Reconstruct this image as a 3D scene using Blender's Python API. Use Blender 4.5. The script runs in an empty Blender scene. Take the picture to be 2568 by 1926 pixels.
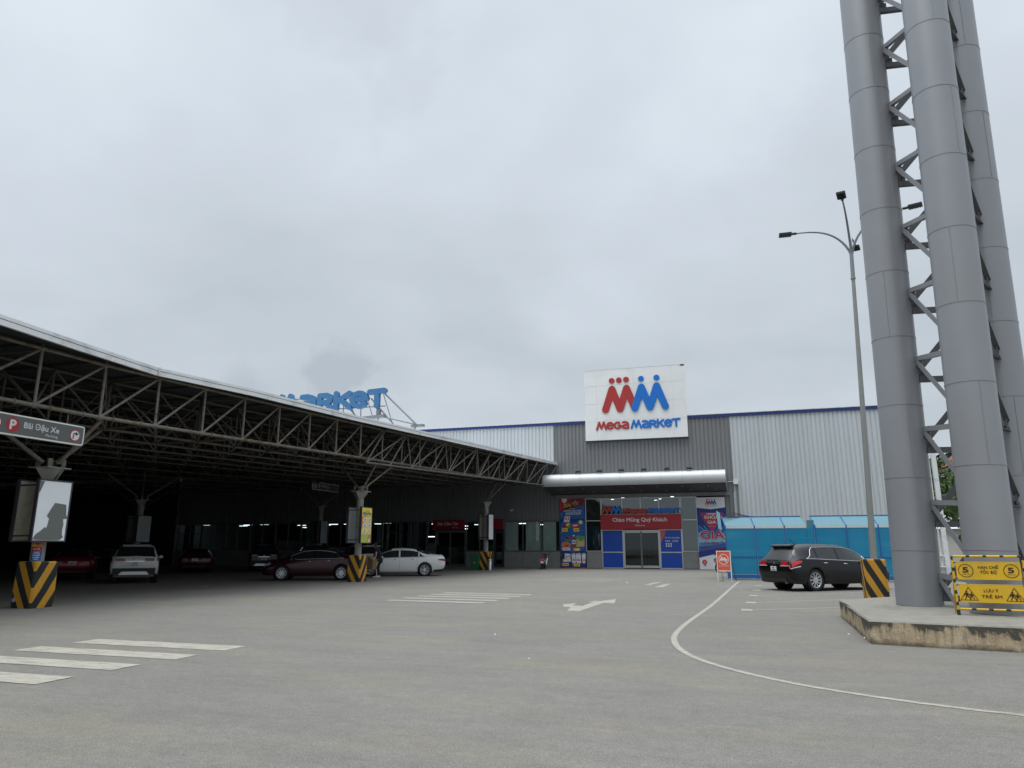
import bpy, math, random
from mathutils import Vector, Matrix
random.seed(7)
S = bpy.context.scene
COL = S.collection
PI = math.pi
R = math.radians

# ------------------------------------------------------------------ camera
cam_d = bpy.data.cameras.new("camera")
cam_d.lens = 36 * 1780 / 2568
cam_d.sensor_width = 36
cam_d.clip_end = 3000
cam = bpy.data.objects.new("camera", cam_d)
COL.objects.link(cam)
cam.location = (0, 0, 1.5)
cam.rotation_euler = (R(90 + 12.94), 0, R(17.4))
S.camera = cam

# ------------------------------------------------------------------ view and world
S.view_settings.view_transform = 'Standard'
S.view_settings.look = 'None'
S.view_settings.exposure = 0
S.view_settings.gamma = 1
SUN_EL, SUN_ROT = 68, 205
W = bpy.data.worlds.new("World")
S.world = W
W.use_nodes = True
nt = W.node_tree
nt.nodes.clear()
def wn(t, **k):
    n = nt.nodes.new(t)
    for a, b in k.items():
        setattr(n, a, b)
    return n
wout = wn('ShaderNodeOutputWorld')
bg = wn('ShaderNodeBackground')
bg.inputs[1].default_value = 0.1
sky = wn('ShaderNodeTexSky', sky_type='NISHITA', sun_disc=False)
sky.sun_elevation = R(SUN_EL)
sky.sun_rotation = R(SUN_ROT)
sky.air_density = 1.5
sky.dust_density = 4
tc = wn('ShaderNodeTexCoord')
sep = wn('ShaderNodeSeparateXYZ')
nt.links.new(tc.outputs['Generated'], sep.inputs[0])
def wm(op, a, b=None, c=None, clamp=False):
    n = wn('ShaderNodeMath', operation=op, use_clamp=clamp)
    for i, v in enumerate((a, b, c)):
        if v is None: continue
        if isinstance(v, (int, float)): n.inputs[i].default_value = v
        else: nt.links.new(v, n.inputs[i])
    return n.outputs[0]
# cloud deck seen from below: project the direction on a flat layer
zz = wm('ADD', wm('MAXIMUM', sep.outputs[2], 0.0), 0.22)
comb = wn('ShaderNodeCombineXYZ')
nt.links.new(wm('DIVIDE', sep.outputs[0], zz), comb.inputs[0])
nt.links.new(wm('DIVIDE', sep.outputs[1], zz), comb.inputs[1])
n1 = wn('ShaderNodeTexNoise'); n1.inputs['Scale'].default_value = 1.15; n1.inputs['Detail'].default_value = 3.5
n1.inputs['Roughness'].default_value = 0.45; n1.inputs['Distortion'].default_value = 0.5
nt.links.new(comb.outputs[0], n1.inputs['Vector'])
n2 = wn('ShaderNodeTexNoise'); n2.inputs['Scale'].default_value = 3.1; n2.inputs['Detail'].default_value = 4
nt.links.new(comb.outputs[0], n2.inputs['Vector'])
n3 = wn('ShaderNodeTexNoise'); n3.inputs['Scale'].default_value = 11; n3.inputs['Detail'].default_value = 5
nt.links.new(tc.outputs['Generated'], n3.inputs['Vector'])
def blob(d, r, soft):
    # a darker puff of cloud in direction d
    vm = wn('ShaderNodeVectorMath', operation='DISTANCE')
    nt.links.new(tc.outputs['Generated'], vm.inputs[0])
    vm.inputs[1].default_value = Vector(d).normalized()
    dd = wm('ADD', vm.outputs['Value'], wm('MULTIPLY', wm('SUBTRACT', n3.outputs[0], 0.5), 0.22))
    return wm('MULTIPLY', wm('DIVIDE', wm('SUBTRACT', r, dd), soft, clamp=True), 1.0)
b1 = blob((-.508, .831, .226), .046, .026)
b2 = blob((-.600, .768, .214), .040, .028)
b3 = blob((-.40, .67, .62), .11, .10)
b4 = blob((.10, .875, .474), .10, .12)
v = wm('ADD', 0.5, wm('MULTIPLY', wm('SUBTRACT', n1.outputs[0], 0.5), 1.25))
v = wm('ADD', v, wm('MULTIPLY', wm('SUBTRACT', n2.outputs[0], 0.5), 0.40))
v = wm('ADD', v, wm('MULTIPLY', wm('SUBTRACT', n3.outputs[0], 0.5), 0.10))
# brighter band towards the upper sky, and CIE-style zenith brightening
up = wm('MULTIPLY', wm('SUBTRACT', sep.outputs[2], 0.32), 1.2)
v = wm('ADD', v, wm('MAXIMUM', wm('MINIMUM', up, 0.35), -0.12))
for b, k in ((b1, .30), (b2, .16), (b3, .22), (b4, .14)):
    v = wm('SUBTRACT', v, wm('MULTIPLY', b, k))
ramp = wn('ShaderNodeValToRGB')
cr = ramp.color_ramp
cr.elements[0].position = 0.05; cr.elements[0].color = (.46, .525, .59, 1)
cr.elements[1].position = 1.0; cr.elements[1].color = (.74, .825, .90, 1)
e = cr.elements.new(.42); e.color = (.565, .625, .685, 1)
e = cr.elements.new(.70); e.color = (.64, .705, .78, 1)
nt.links.new(v, ramp.inputs[0])
zen = wm('ADD', 10.0, wm('MULTIPLY', wm('MAXIMUM', wm('SUBTRACT', sep.outputs[2], 0.66), 0), 100.0))
vs = wn('ShaderNodeVectorMath', operation='SCALE')
nt.links.new(ramp.outputs[0], vs.inputs[0]); nt.links.new(zen, vs.inputs['Scale'])
mx = wn('ShaderNodeMix', data_type='RGBA')
mx.inputs[0].default_value = 0.985
nt.links.new(sky.outputs[0], mx.inputs[6]); nt.links.new(vs.outputs[0], mx.inputs[7])
nt.links.new(mx.outputs[2], bg.inputs[0])
nt.links.new(bg.outputs[0], wout.inputs[0])

sun_d = bpy.data.lights.new("sun", 'SUN')
sun_d.energy = 1.5
sun_d.angle = R(35)
sun_d.color = (1, .965, .91)
sun = bpy.data.objects.new("sun", sun_d)
COL.objects.link(sun)
# sun direction shared with the sky: rotation measured clockwise from +Y
sd = Vector((math.sin(R(SUN_ROT)) * math.cos(R(SUN_EL)), math.cos(R(SUN_ROT)) * math.cos(R(SUN_EL)), math.sin(R(SUN_EL))))
sun.rotation_euler = sd.to_track_quat('Z', 'Y').to_euler()
sun.location = (0, 0, 40)

# ------------------------------------------------------------------ materials
MATS = {}
def new_mat(name):
    m = bpy.data.materials.new(name); m.use_nodes = True
    n = m.node_tree; n.nodes.clear()
    MATS[name] = m
    return m, n
class NT:
    def __init__(s, n): s.n = n
    def node(s, t, **k):
        x = s.n.nodes.new(t)
        for a, b in k.items(): setattr(x, a, b)
        return x
    def lk(s, a, b): s.n.links.new(a, b)
    def math(s, op, a, b=None, c=None, clamp=False):
        x = s.node('ShaderNodeMath', operation=op, use_clamp=clamp)
        for i, v in enumerate((a, b, c)):
            if v is None: continue
            if isinstance(v, (int, float)): x.inputs[i].default_value = v
            else: s.lk(v, x.inputs[i])
        return x.outputs[0]
    def noise(s, scale, detail=3, rough=.5, vec=None, dist=0):
        x = s.node('ShaderNodeTexNoise')
        x.inputs['Scale'].default_value = scale; x.inputs['Detail'].default_value = detail
        x.inputs['Roughness'].default_value = rough; x.inputs['Distortion'].default_value = dist
        if vec is not None: s.lk(vec, x.inputs['Vector'])
        return x.outputs[0]
    def mix(s, f, a, b, mode='MIX'):
        x = s.node('ShaderNodeMix', data_type='RGBA', blend_type=mode)
        for i, v in ((0, f), (6, a), (7, b)):
            if isinstance(v, (int, float)): x.inputs[i].default_value = v
            elif isinstance(v, tuple): x.inputs[i].default_value = (*v[:3], 1)
            else: s.lk(v, x.inputs[i])
        return x.outputs[2]
    def maprange(s, v, a, b, c=0, d=1):
        x = s.node('ShaderNodeMapRange')
        s.lk(v, x.inputs[0])
        for i, q in enumerate((a, b, c, d)): x.inputs[i + 1].default_value = q
        return x.outputs[0]
    def mapping(s, vec, scale=(1, 1, 1), rot=(0, 0, 0)):
        x = s.node('ShaderNodeMapping'); s.lk(vec, x.inputs[0])
        x.inputs['Scale'].default_value = scale; x.inputs['Rotation'].default_value = rot
        return x.outputs[0]
    def bump(s, h, strength=.2, dist=.01):
        x = s.node('ShaderNodeBump'); x.inputs['Strength'].default_value = strength
        x.inputs['Distance'].default_value = dist; s.lk(h, x.inputs['Height'])
        return x.outputs[0]
    def finish(s, color, rough=.6, metal=0, bump=None, spec=.5, coat=0, emit=None, es=0):
        p = s.node('ShaderNodeBsdfPrincipled'); o = s.node('ShaderNodeOutputMaterial')
        for k, v in (('Base Color', color), ('Roughness', rough), ('Metallic', metal)):
            if isinstance(v, tuple): p.inputs[k].default_value = (*v[:3], 1)
            elif isinstance(v, (int, float)): p.inputs[k].default_value = v
            else: s.lk(v, p.inputs[k])
        p.inputs['Specular IOR Level'].default_value = spec
        p.inputs['Coat Weight'].default_value = coat
        p.inputs['Coat Roughness'].default_value = .05
        if bump is not None: s.lk(bump, p.inputs['Normal'])
        if emit is not None:
            p.inputs['Emission Color'].default_value = (*emit, 1); p.inputs['Emission Strength'].default_value = es
        s.lk(p.outputs[0], o.inputs[0])
def simple(name, c, rough=.6, metal=0, var=.12, scale=6, spec=.5, coat=0, emit=None, es=0, grime=None, gscale=1.2):
    m, n = new_mat(name); t = NT(n)
    pos = t.node('ShaderNodeTexCoord').outputs['Object']
    no = t.noise(scale, 4, .6, pos)
    a = tuple(x * (1 - var) for x in c); b = tuple(min(1, x * (1 + var)) for x in c)
    col = t.mix(no, a, b)
    if grime:
        g = t.noise(gscale, 6, .65, pos, .6)
        col = t.mix(t.maprange(g, .5, .68, 0, grime[1]), col, grime[0])
    t.finish(col, rough, metal, None, spec, coat, emit, es)
    return m

# asphalt
m, n = new_mat('asphalt'); t = NT(n)
P = t.node('ShaderNodeNewGeometry').outputs['Position']
fine = t.noise(95, 3, .7, P); mid = t.noise(22, 4, .6, P); big = t.noise(.35, 5, .55, P, .4); vbig = t.noise(.07, 3, .5, P)
strk = t.noise(1.0, 5, .6, t.mapping(P, (.35, 1.6, 1), (0, 0, R(17))))
c = t.mix(big, (.162, .155, .142), (.236, .226, .206))
c = t.mix(t.maprange(vbig, .35, .65, 0, .5), c, (.175, .168, .150))
c = t.mix(t.maprange(strk, .45, .75, 0, .30), c, (.125, .122, .114))
vor = t.node('ShaderNodeTexVoronoi'); vor.inputs['Scale'].default_value = 70; t.lk(P, vor.inputs['Vector'])
c = t.mix(t.maprange(fine, .38, .62, 0, 1), t.mix(1.0, c, (.62, .62, .63), 'MULTIPLY'), t.mix(1.0, c, (1.36, 1.34, 1.30), 'MULTIPLY'))
c = t.mix(t.maprange(t.noise(40, 3, .7, P), .40, .62, 0, .55), c, t.mix(1.0, c, (.68, .68, .68), 'MULTIPLY'))
c = t.mix(t.maprange(t.noise(.55, 4, .6, t.mapping(P, (.5, 1.3, 1))), .50, .62, 0, .5), c, t.mix(1.0, c, (1.16, 1.08, .93), 'MULTIPLY'))
c = t.mix(t.maprange(mid, .56, .70, 0, .35), c, (.10, .098, .092))
spk = t.node('ShaderNodeTexVoronoi'); spk.inputs['Scale'].default_value = 38; t.lk(P, spk.inputs['Vector'])
sg = t.math('MULTIPLY', t.math('LESS_THAN', spk.outputs['Distance'], .18), t.math('GREATER_THAN', t.node('ShaderNodeSeparateXYZ').outputs[0], -9))
c = t.mix(t.math('MULTIPLY', t.math('LESS_THAN', spk.outputs['Distance'], .16), .45), c, (.34, .32, .28))
oil = t.noise(.9, 6, .7, P, 1.2)
g8 = t.noise(9, 9, .88, P); g9 = t.noise(2.6, 9, .80, t.mapping(P, (.7, 1.4, 1)))
c = t.mix(t.maprange(g8, .40, .60, 0, 1), t.mix(1.0, c, (.90, .90, .90), 'MULTIPLY'), t.mix(1.0, c, (1.11, 1.105, 1.095), 'MULTIPLY'))
c = t.mix(t.maprange(g9, .38, .62, 0, 1), t.mix(1.0, c, (.93, .93, .935), 'MULTIPLY'), t.mix(1.0, c, (1.08, 1.075, 1.06), 'MULTIPLY'))
c = t.mix(t.maprange(oil, .66, .78, 0, .45), c, (.07, .068, .063))
bm = t.bump(t.math('ADD', fine, t.math('MULTIPLY', vor.outputs['Distance'], .7)), .55, .012)
t.finish(c, .88, 0, bm, .25)

# worn road paint
def paint_mat(name, c0, wear=.5):
    m, n = new_mat(name); t = NT(n)
    P = t.node('ShaderNodeNewGeometry').outputs['Position']
    a = t.noise(60, 4, .75, P); b = t.noise(3.2, 5, .65, t.mapping(P, (.6, 5, 1)))
    w = t.math('ADD', t.math('MULTIPLY', a, .55), t.math('MULTIPLY', b, .55))
    c = t.mix(t.maprange(b, .35, .7, 0, .6), c0, tuple(x * .74 for x in c0))
    c = t.mix(t.maprange(w, .53, .66, 0, wear), c, (.17, .165, .15))
    t.finish(c, .8, 0, t.bump(a, .2, .004), .3)
paint_mat('road_paint', (.385, .355, .295), .95)
paint_mat('road_paint_faint', (.22, .215, .19), .9)

# hazard stripes, both faces meeting in a V at the corner
def hazard(nm, SL, OFF, TT):
    m, n = new_mat(nm); t = NT(n)
    P = t.node('ShaderNodeTexCoord').outputs['Object']
    sp = t.node('ShaderNodeSeparateXYZ'); t.lk(P, sp.inputs[0])
    q = t.math('ADD', sp.outputs[2], t.math('MULTIPLY', t.math('SUBTRACT', sp.outputs[0], sp.outputs[1]), SL))
    q = t.math('ADD', q, t.math('MULTIPLY', t.noise(2.5, 2, .5, P), .03))
    fr = t.math('FRACT', t.math('DIVIDE', t.math('ADD', q, OFF), TT))
    k = t.math('GREATER_THAN', fr, .49)
    ch = t.noise(14, 5, .75, P)
    yel = t.mix(ch, (.42, .20, .018), (.58, .30, .03))
    blk = t.mix(ch, (.010, .012, .014), (.030, .032, .033))
    c = t.mix(k, yel, blk)
    c = t.mix(t.maprange(t.noise(5, 6, .75, P, .5), .62, .72, 0, .8), c, t.mix(ch, (.30, .17, .05), (.10, .09, .07)))
    c = t.mix(t.maprange(t.noise(9, 6, .8, P, .5), .70, .74, 0, 1), c, (.38, .36, .32))
    t.finish(c, .7, 0, t.bump(ch, .25, .01), .3)
hazard('hazard_stripes', 1.75, 7.86, .76)
hazard('hazard_stripes_small', 1.75, 7.86, .76)
hazard('hazard_stripes_flat', 1.85, 6.163, .68)

# stained concrete island
m, n = new_mat('island_concrete'); t = NT(n)
G = t.node('ShaderNodeNewGeometry'); P = G.outputs['Position']
sp = t.node('ShaderNodeSeparateXYZ'); t.lk(P, sp.inputs[0])
sn = t.node('ShaderNodeSeparateXYZ'); t.lk(G.outputs['Normal'], sn.inputs[0])
top = t.math('GREATER_THAN', sn.outputs[2], .6)
a = t.noise(3.0, 6, .65, P, .5); b = t.noise(30, 5, .7, P)
side = t.mix(a, (.30, .23, .145), (.62, .48, .30))
side = t.mix(t.maprange(t.noise(7, 6, .7, P), .45, .62, 0, .5), side, (.66, .57, .42))
hz = t.maprange(sp.outputs[2], 0, .36)
drip = t.noise(1.0, 6, .75, t.mapping(P, (14, 14, 1.6)), .3)
patchn = t.noise(1.5, 6, .65, P, .8)
st = t.math('ADD', t.math('MULTIPLY', hz, .36), t.math('ADD', t.math('MULTIPLY', patchn, .95), t.math('MULTIPLY', drip, .35)))
side = t.mix(t.maprange(st, .84, .94, 0, .93), side, (.045, .047, .04))
side = t.mix(t.maprange(drip, .50, .66, 0, .55), side, (.085, .078, .06))
side = t.mix(t.maprange(t.math('SUBTRACT', t.noise(2.3, 5, .7, P), t.math('MULTIPLY', hz, .9)), .30, .48, 0, .75), side, (.055, .05, .04))
topc = t.mix(a, (.21, .195, .165), (.33, .31, .27))
topc = t.mix(t.maprange(t.noise(1.4, 6, .7, P), .52, .70, 0, .6), topc, (.13, .125, .11))
c = t.mix(top, side, topc)
c = t.mix(t.math('MULTIPLY', b, .35), c, (.10, .095, .08))
t.finish(c, .9, 0, t.bump(t.math('ADD', a, b), .6, .02), .2)

# corrugated metals (ribs are modelled)
def clad(name, c, rough=.45, vs=.12):
    m, n = new_mat(name); t = NT(n)
    P = t.node('ShaderNodeNewGeometry').outputs['Position']
    a = t.noise(1.0, 5, .6, t.mapping(P, (2.2, 2.2, .12)))
    b = t.noise(.5, 3, .5, P); sh = t.noise(.8, 2, .5, t.mapping(P, (.9, .9, .02)))
    col = t.mix(a, tuple(x * (1 - vs) for x in c), tuple(x * (1 + vs) for x in c))
    col = t.mix(t.maprange(sh, .4, .65, 0, .35), col, tuple(x * .84 for x in c))
    col = t.mix(t.math('MULTIPLY', b, .2), col, (.25, .24, .21))
    t.finish(col, rough, .25, None, .5)
clad('cladding_light', (.51, .545, .565))
clad('cladding_dark', (.175, .18, .187))
simple('cladding_blue', (.012, .03, .15), .4)
simple('white_trim', (.62, .63, .63), .5, grime=((.30, .29, .27), .5), gscale=2)
simple('fascia_white', (.74, .75, .75), .45, .2, .06, 1.5, grime=((.33, .33, .31), .55), gscale=.8)
simple('sign_board_white', (.72, .725, .715), .35, 0, .04, 1.2, grime=((.55, .55, .53), .4), gscale=.4)
simple('seam_grey', (.52, .52, .51), .6)
simple('grime_dark', (.03, .03, .03), .9)
simple('logo_red', (.36, .025, .022), .35, 0, .12, 1.5)
simple('logo_blue', (.0, .135, .50), .35, 0, .08, 1.5)
simple('roof_letter_blue', (.035, .135, .29), .45, 0, .08, 1.2)
simple('roof_letter_side', (.05, .17, .33), .5, 0, .1, 2)
# brushed composite of the entrance canopy
m, n = new_mat('composite_silver'); t = NT(n)
P = t.node('ShaderNodeNewGeometry').outputs['Position']
t.finish(t.mix(t.noise(.9, 4, .6, P), (.42, .43, .44), (.52, .53, .54)), .5, .3, None, .5)
simple('soffit_grey', (.065, .07, .08), .5, .2)
simple('beam_grey', (.17, .175, .175), .5, .2)
simple('base_panel', (.215, .215, .21), .55, .1, .12, 1.5, grime=((.30, .30, .29), .5), gscale=.9)
simple('aluminium', (.52, .53, .53), .35, .6, .05)
simple('aluminium_dark', (.16, .165, .17), .4, .5, .05)
simple('red_sign', (.34, .010, .018), .4, 0, .06, 1.5)
simple('red_sign_shaded', (.22, .010, .018), .45)  # same red as the welcome sign, with canopy shade put into the colour
simple('lettering_white', (.72, .72, .72), .5)
simple('vinyl_blue', (.0, .055, .38), .35, 0, .05, 1)
simple('vinyl_orange', (.62, .09, .03), .4)
simple('sheet_blue', (.035, .10, .19), .3)
simple('curtain_green', (.48, .60, .57), .8, 0, .25, 3)
simple('curtain_dark', (.07, .085, .075), .8, 0, .3, 4)
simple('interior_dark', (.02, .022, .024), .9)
simple('interior_wall', (.16, .165, .16), .9)
simple('tube_light', (.9, .95, 1), .5, emit=(.9, .96, 1), es=4.0)
simple('downlight', (.9, .95, 1), .5, emit=(.95, .97, 1), es=5)
simple('rusty_steel', (.17, .157, .128), .6, .25, .18, 5, grime=((.10, .04, .015), .95), gscale=3.2)
simple('inner_steel', (.095, .09, .078), .7, .1, .2, 3, grime=((.10, .05, .025), .8), gscale=1.6)  # darker copy of the truss steel, roof shade put into its colour
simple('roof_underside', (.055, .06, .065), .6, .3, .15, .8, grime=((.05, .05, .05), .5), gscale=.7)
simple('purlin', (.035, .035, .035), .7)
simple('column_concrete', (.25, .25, .225), .7, 0, .2, 4, grime=((.12, .11, .09), .6), gscale=2.5)
simple('dark_frame', (.045, .05, .055), .5, .3)
simple('lightbox_olive', (.32, .30, .23), .5, 0, .18, 2, grime=((.12, .115, .09), .6), gscale=1.5)
simple('lightbox_grey', (.33, .34, .35), .45, 0, .08, 2)
simple('lightbox_white', (.80, .82, .84), .35, 0, .05, 2)
simple('lightbox_hole', (.14, .15, .135), .5, 0, .1, 3)
simple('sign_grey', (.10, .11, .108), .45, 0, .12, 2)
simple('sign_rim', (.76, .75, .70), .5, 0, .06, 3)
simple('sign_red', (.36, .015, .025), .45)
simple('sign_black', (.012, .012, .012), .5)
simple('sign_white', (.66, .66, .64), .5)
simple('tower_paint', (.265, .272, .288), .42, .25, .07, 1.1, grime=((.26, .255, .25), .35), gscale=.7)
simple('tower_dark', (.10, .105, .112), .5, .2, .1, 2)
simple('galvanised', (.25, .255, .24), .5, .35, .14, 5)
simple('galvanised_top', (.22, .24, .26), .45, .4, .1, 5)
simple('lamp_black', (.012, .013, .014), .4)
simple('lamp_lens', (.30, .29, .24), .2)
simple('barrier_yellow', (.66, .40, .012), .42, 0, .12, 5, grime=((.40, .26, .04), .5), gscale=3)
simple('barrier_black', (.02, .02, .018), .6)
simple('letter_brown', (.028, .012, .008), .6)
simple('notice_orange', (.72, .10, .05), .4)
simple('shelter_post', (.012, .10, .30), .45, .1)
simple('poly_cyan', (.055, .17, .215), .3, 0, .12, 2)
m, n = new_mat('poly_blue'); t = NT(n)
P = t.node('ShaderNodeNewGeometry').outputs['Position']
a = t.noise(1.2, 5, .6, t.mapping(P, (2.5, 2.5, .25))); b = t.noise(.9, 4, .6, t.mapping(P, (.4, .4, 3.0)))
c = t.mix(a, (.0, .15, .27), (.01, .20, .36)); c = t.mix(t.maprange(b, .5, .75, 0, .5), c, (.03, .25, .33))
t.finish(c, .28, 0, None, .5)
simple('bin_green', (.008, .10, .035), .45)
simple('foliage', (.055, .095, .022), .8, 0, .4, 3)
simple('foliage_dark', (.03, .06, .018), .8, 0, .4, 3)
simple('bark', (.10, .08, .06), .9)
simple('hill_green', (.045, .075, .028), .95, 0, .5, .15, grime=((.09, .09, .04), .6), gscale=.06)
simple('roof_tile_red', (.26, .07, .045), .8, 0, .2, 2)
simple('plaster', (.48, .46, .42), .8)
# cars
def paint(name, c, metal=.35, rough=.28):
    m, n = new_mat(name); t = NT(n)
    P = t.node('ShaderNodeTexCoord').outputs['Object']
    t.finish(t.mix(t.noise(2, 3, .5, P), tuple(x * .92 for x in c), c), rough, metal, None, .35, .35)
paint('paint_black', (.006, .006, .007))
paint('paint_white', (.62, .63, .62), .05)
paint('paint_silver_white', (.58, .58, .56), .05)
paint('paint_burgundy', (.034, .005, .009))
paint('paint_red', (.16, .006, .014))
paint('paint_dark_red', (.06, .006, .008))
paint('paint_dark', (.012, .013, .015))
simple('car_glass', (.012, .016, .017), .04, 0, .1, 1, 1.0)
simple('car_glass_grey', (.022, .026, .028), .06, 0, .15, 1, .55)
simple('plastic_black', (.015, .015, .016), .6)
simple('tyre', (.018, .018, .018), .85, 0, .2, 8)
simple('rim_silver', (.55, .56, .57), .28, .8)
simple('rim_dark', (.02, .02, .02), .5, .5)
simple('chrome', (.70, .71, .72), .12, 1)
simple('tail_red', (.55, .012, .022), .15, 0, .1, 3, .8)
simple('tail_dim_red', (.16, .008, .012), .2, 0, .1, 3, .8)
simple('lamp_clear', (.55, .56, .58), .12, .3)
simple('plate_white', (.62, .63, .62), .5)
simple('plate_black_letters', (.03, .03, .03), .5)
simple('skin', (.42, .23, .16), .6, 0, .06, 8)
simple('cloth_navy', (.008, .011, .022), .9)
simple('cloth_black', (.008, .009, .012), .9)
simple('cloth_white', (.65, .65, .65), .8)
simple('hair_black', (.006, .005, .005), .6)
simple('cardboard', (.26, .17, .09), .85, 0, .15, 3)
simple('cloth_red', (.35, .03, .035), .8)
simple('scooter_red', (.35, .015, .015), .3, 0, .1, 3, .5, .5)
simple('litter_white', (.75, .75, .73), .7)
# colours of printed posters
for k, c in dict(navy=(.006, .03, .19), azure=(.01, .10, .36), sky=(.22, .42, .60), crimson=(.42, .02, .05), yellow=(.84, .64, .07), orange=(.62, .20, .03),
                 white=(.68, .68, .70), green=(.10, .30, .04), brown=(.22, .07, .02), tan=(.50, .38, .18), pink=(.55, .18, .14), violet=(.09, .06, .30),
                 black=(.015, .015, .02), lime=(.45, .50, .12), maroon=(.20, .01, .03), cyan=(.05, .28, .45), gold=(.62, .42, .10)).items():
    simple('ink_' + k, c, .5, 0, .06, 3)

# window glass: tinted see-through pane that also mirrors
def glass(name, tint, add):
    m, n = new_mat(name); t = NT(n)
    tr = t.node('ShaderNodeBsdfTransparent'); tr.inputs[0].default_value = (*tint, 1)
    gl = t.node('ShaderNodeBsdfGlossy'); gl.inputs['Roughness'].default_value = .03; gl.inputs[0].default_value = (.85, .92, .93, 1)
    f = t.node('ShaderNodeFresnel'); f.inputs[0].default_value = 1.5
    ms = t.node('ShaderNodeMixShader'); t.lk(t.math('ADD', f.outputs[0], add, clamp=True), ms.inputs[0])
    t.lk(tr.outputs[0], ms.inputs[1]); t.lk(gl.outputs[0], ms.inputs[2])
    o = t.node('ShaderNodeOutputMaterial'); t.lk(ms.outputs[0], o.inputs[0])
glass('store_glass', (.50, .58, .57), .10)
glass('store_glass_clear', (.80, .86, .84), .02)
glass('glass_bright', (.95, .97, .96), .10)
glass('door_glass', (.16, .19, .19), .02)

# ------------------------------------------------------------------ object helpers
def tag(o, label=None, cat=None, group=None, kind=None):
    if label: o['label'] = label
    if cat: o['category'] = cat
    if group: o['group'] = group
    if kind: o['kind'] = kind
    return o
def empty(name, loc=(0, 0, 0), rz=0, label=None, cat=None, group=None):
    o = bpy.data.objects.new(name, None); COL.objects.link(o)
    o.location = loc; o.rotation_euler = (0, 0, rz); o.empty_display_size = .2
    return tag(o, label, cat, group)
WS = {}
def wempty(name, loc, label=None, cat=None, group=None):
    # an Empty at a thing's base whose parts are written in world coordinates
    o = empty(name, loc, 0, label, cat, group)
    WS[o.name] = Matrix.Translation(-Vector(loc))
    return o
def attach(o, p):
    o.parent = p
    if p is not None and p.name in WS: o.matrix_parent_inverse = WS[p.name]
def copy_tree(o, parent=None):
    c = o.copy(); COL.objects.link(c); c.parent = parent
    for ch in list(o.children): copy_tree(ch, c)
    return c

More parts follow.
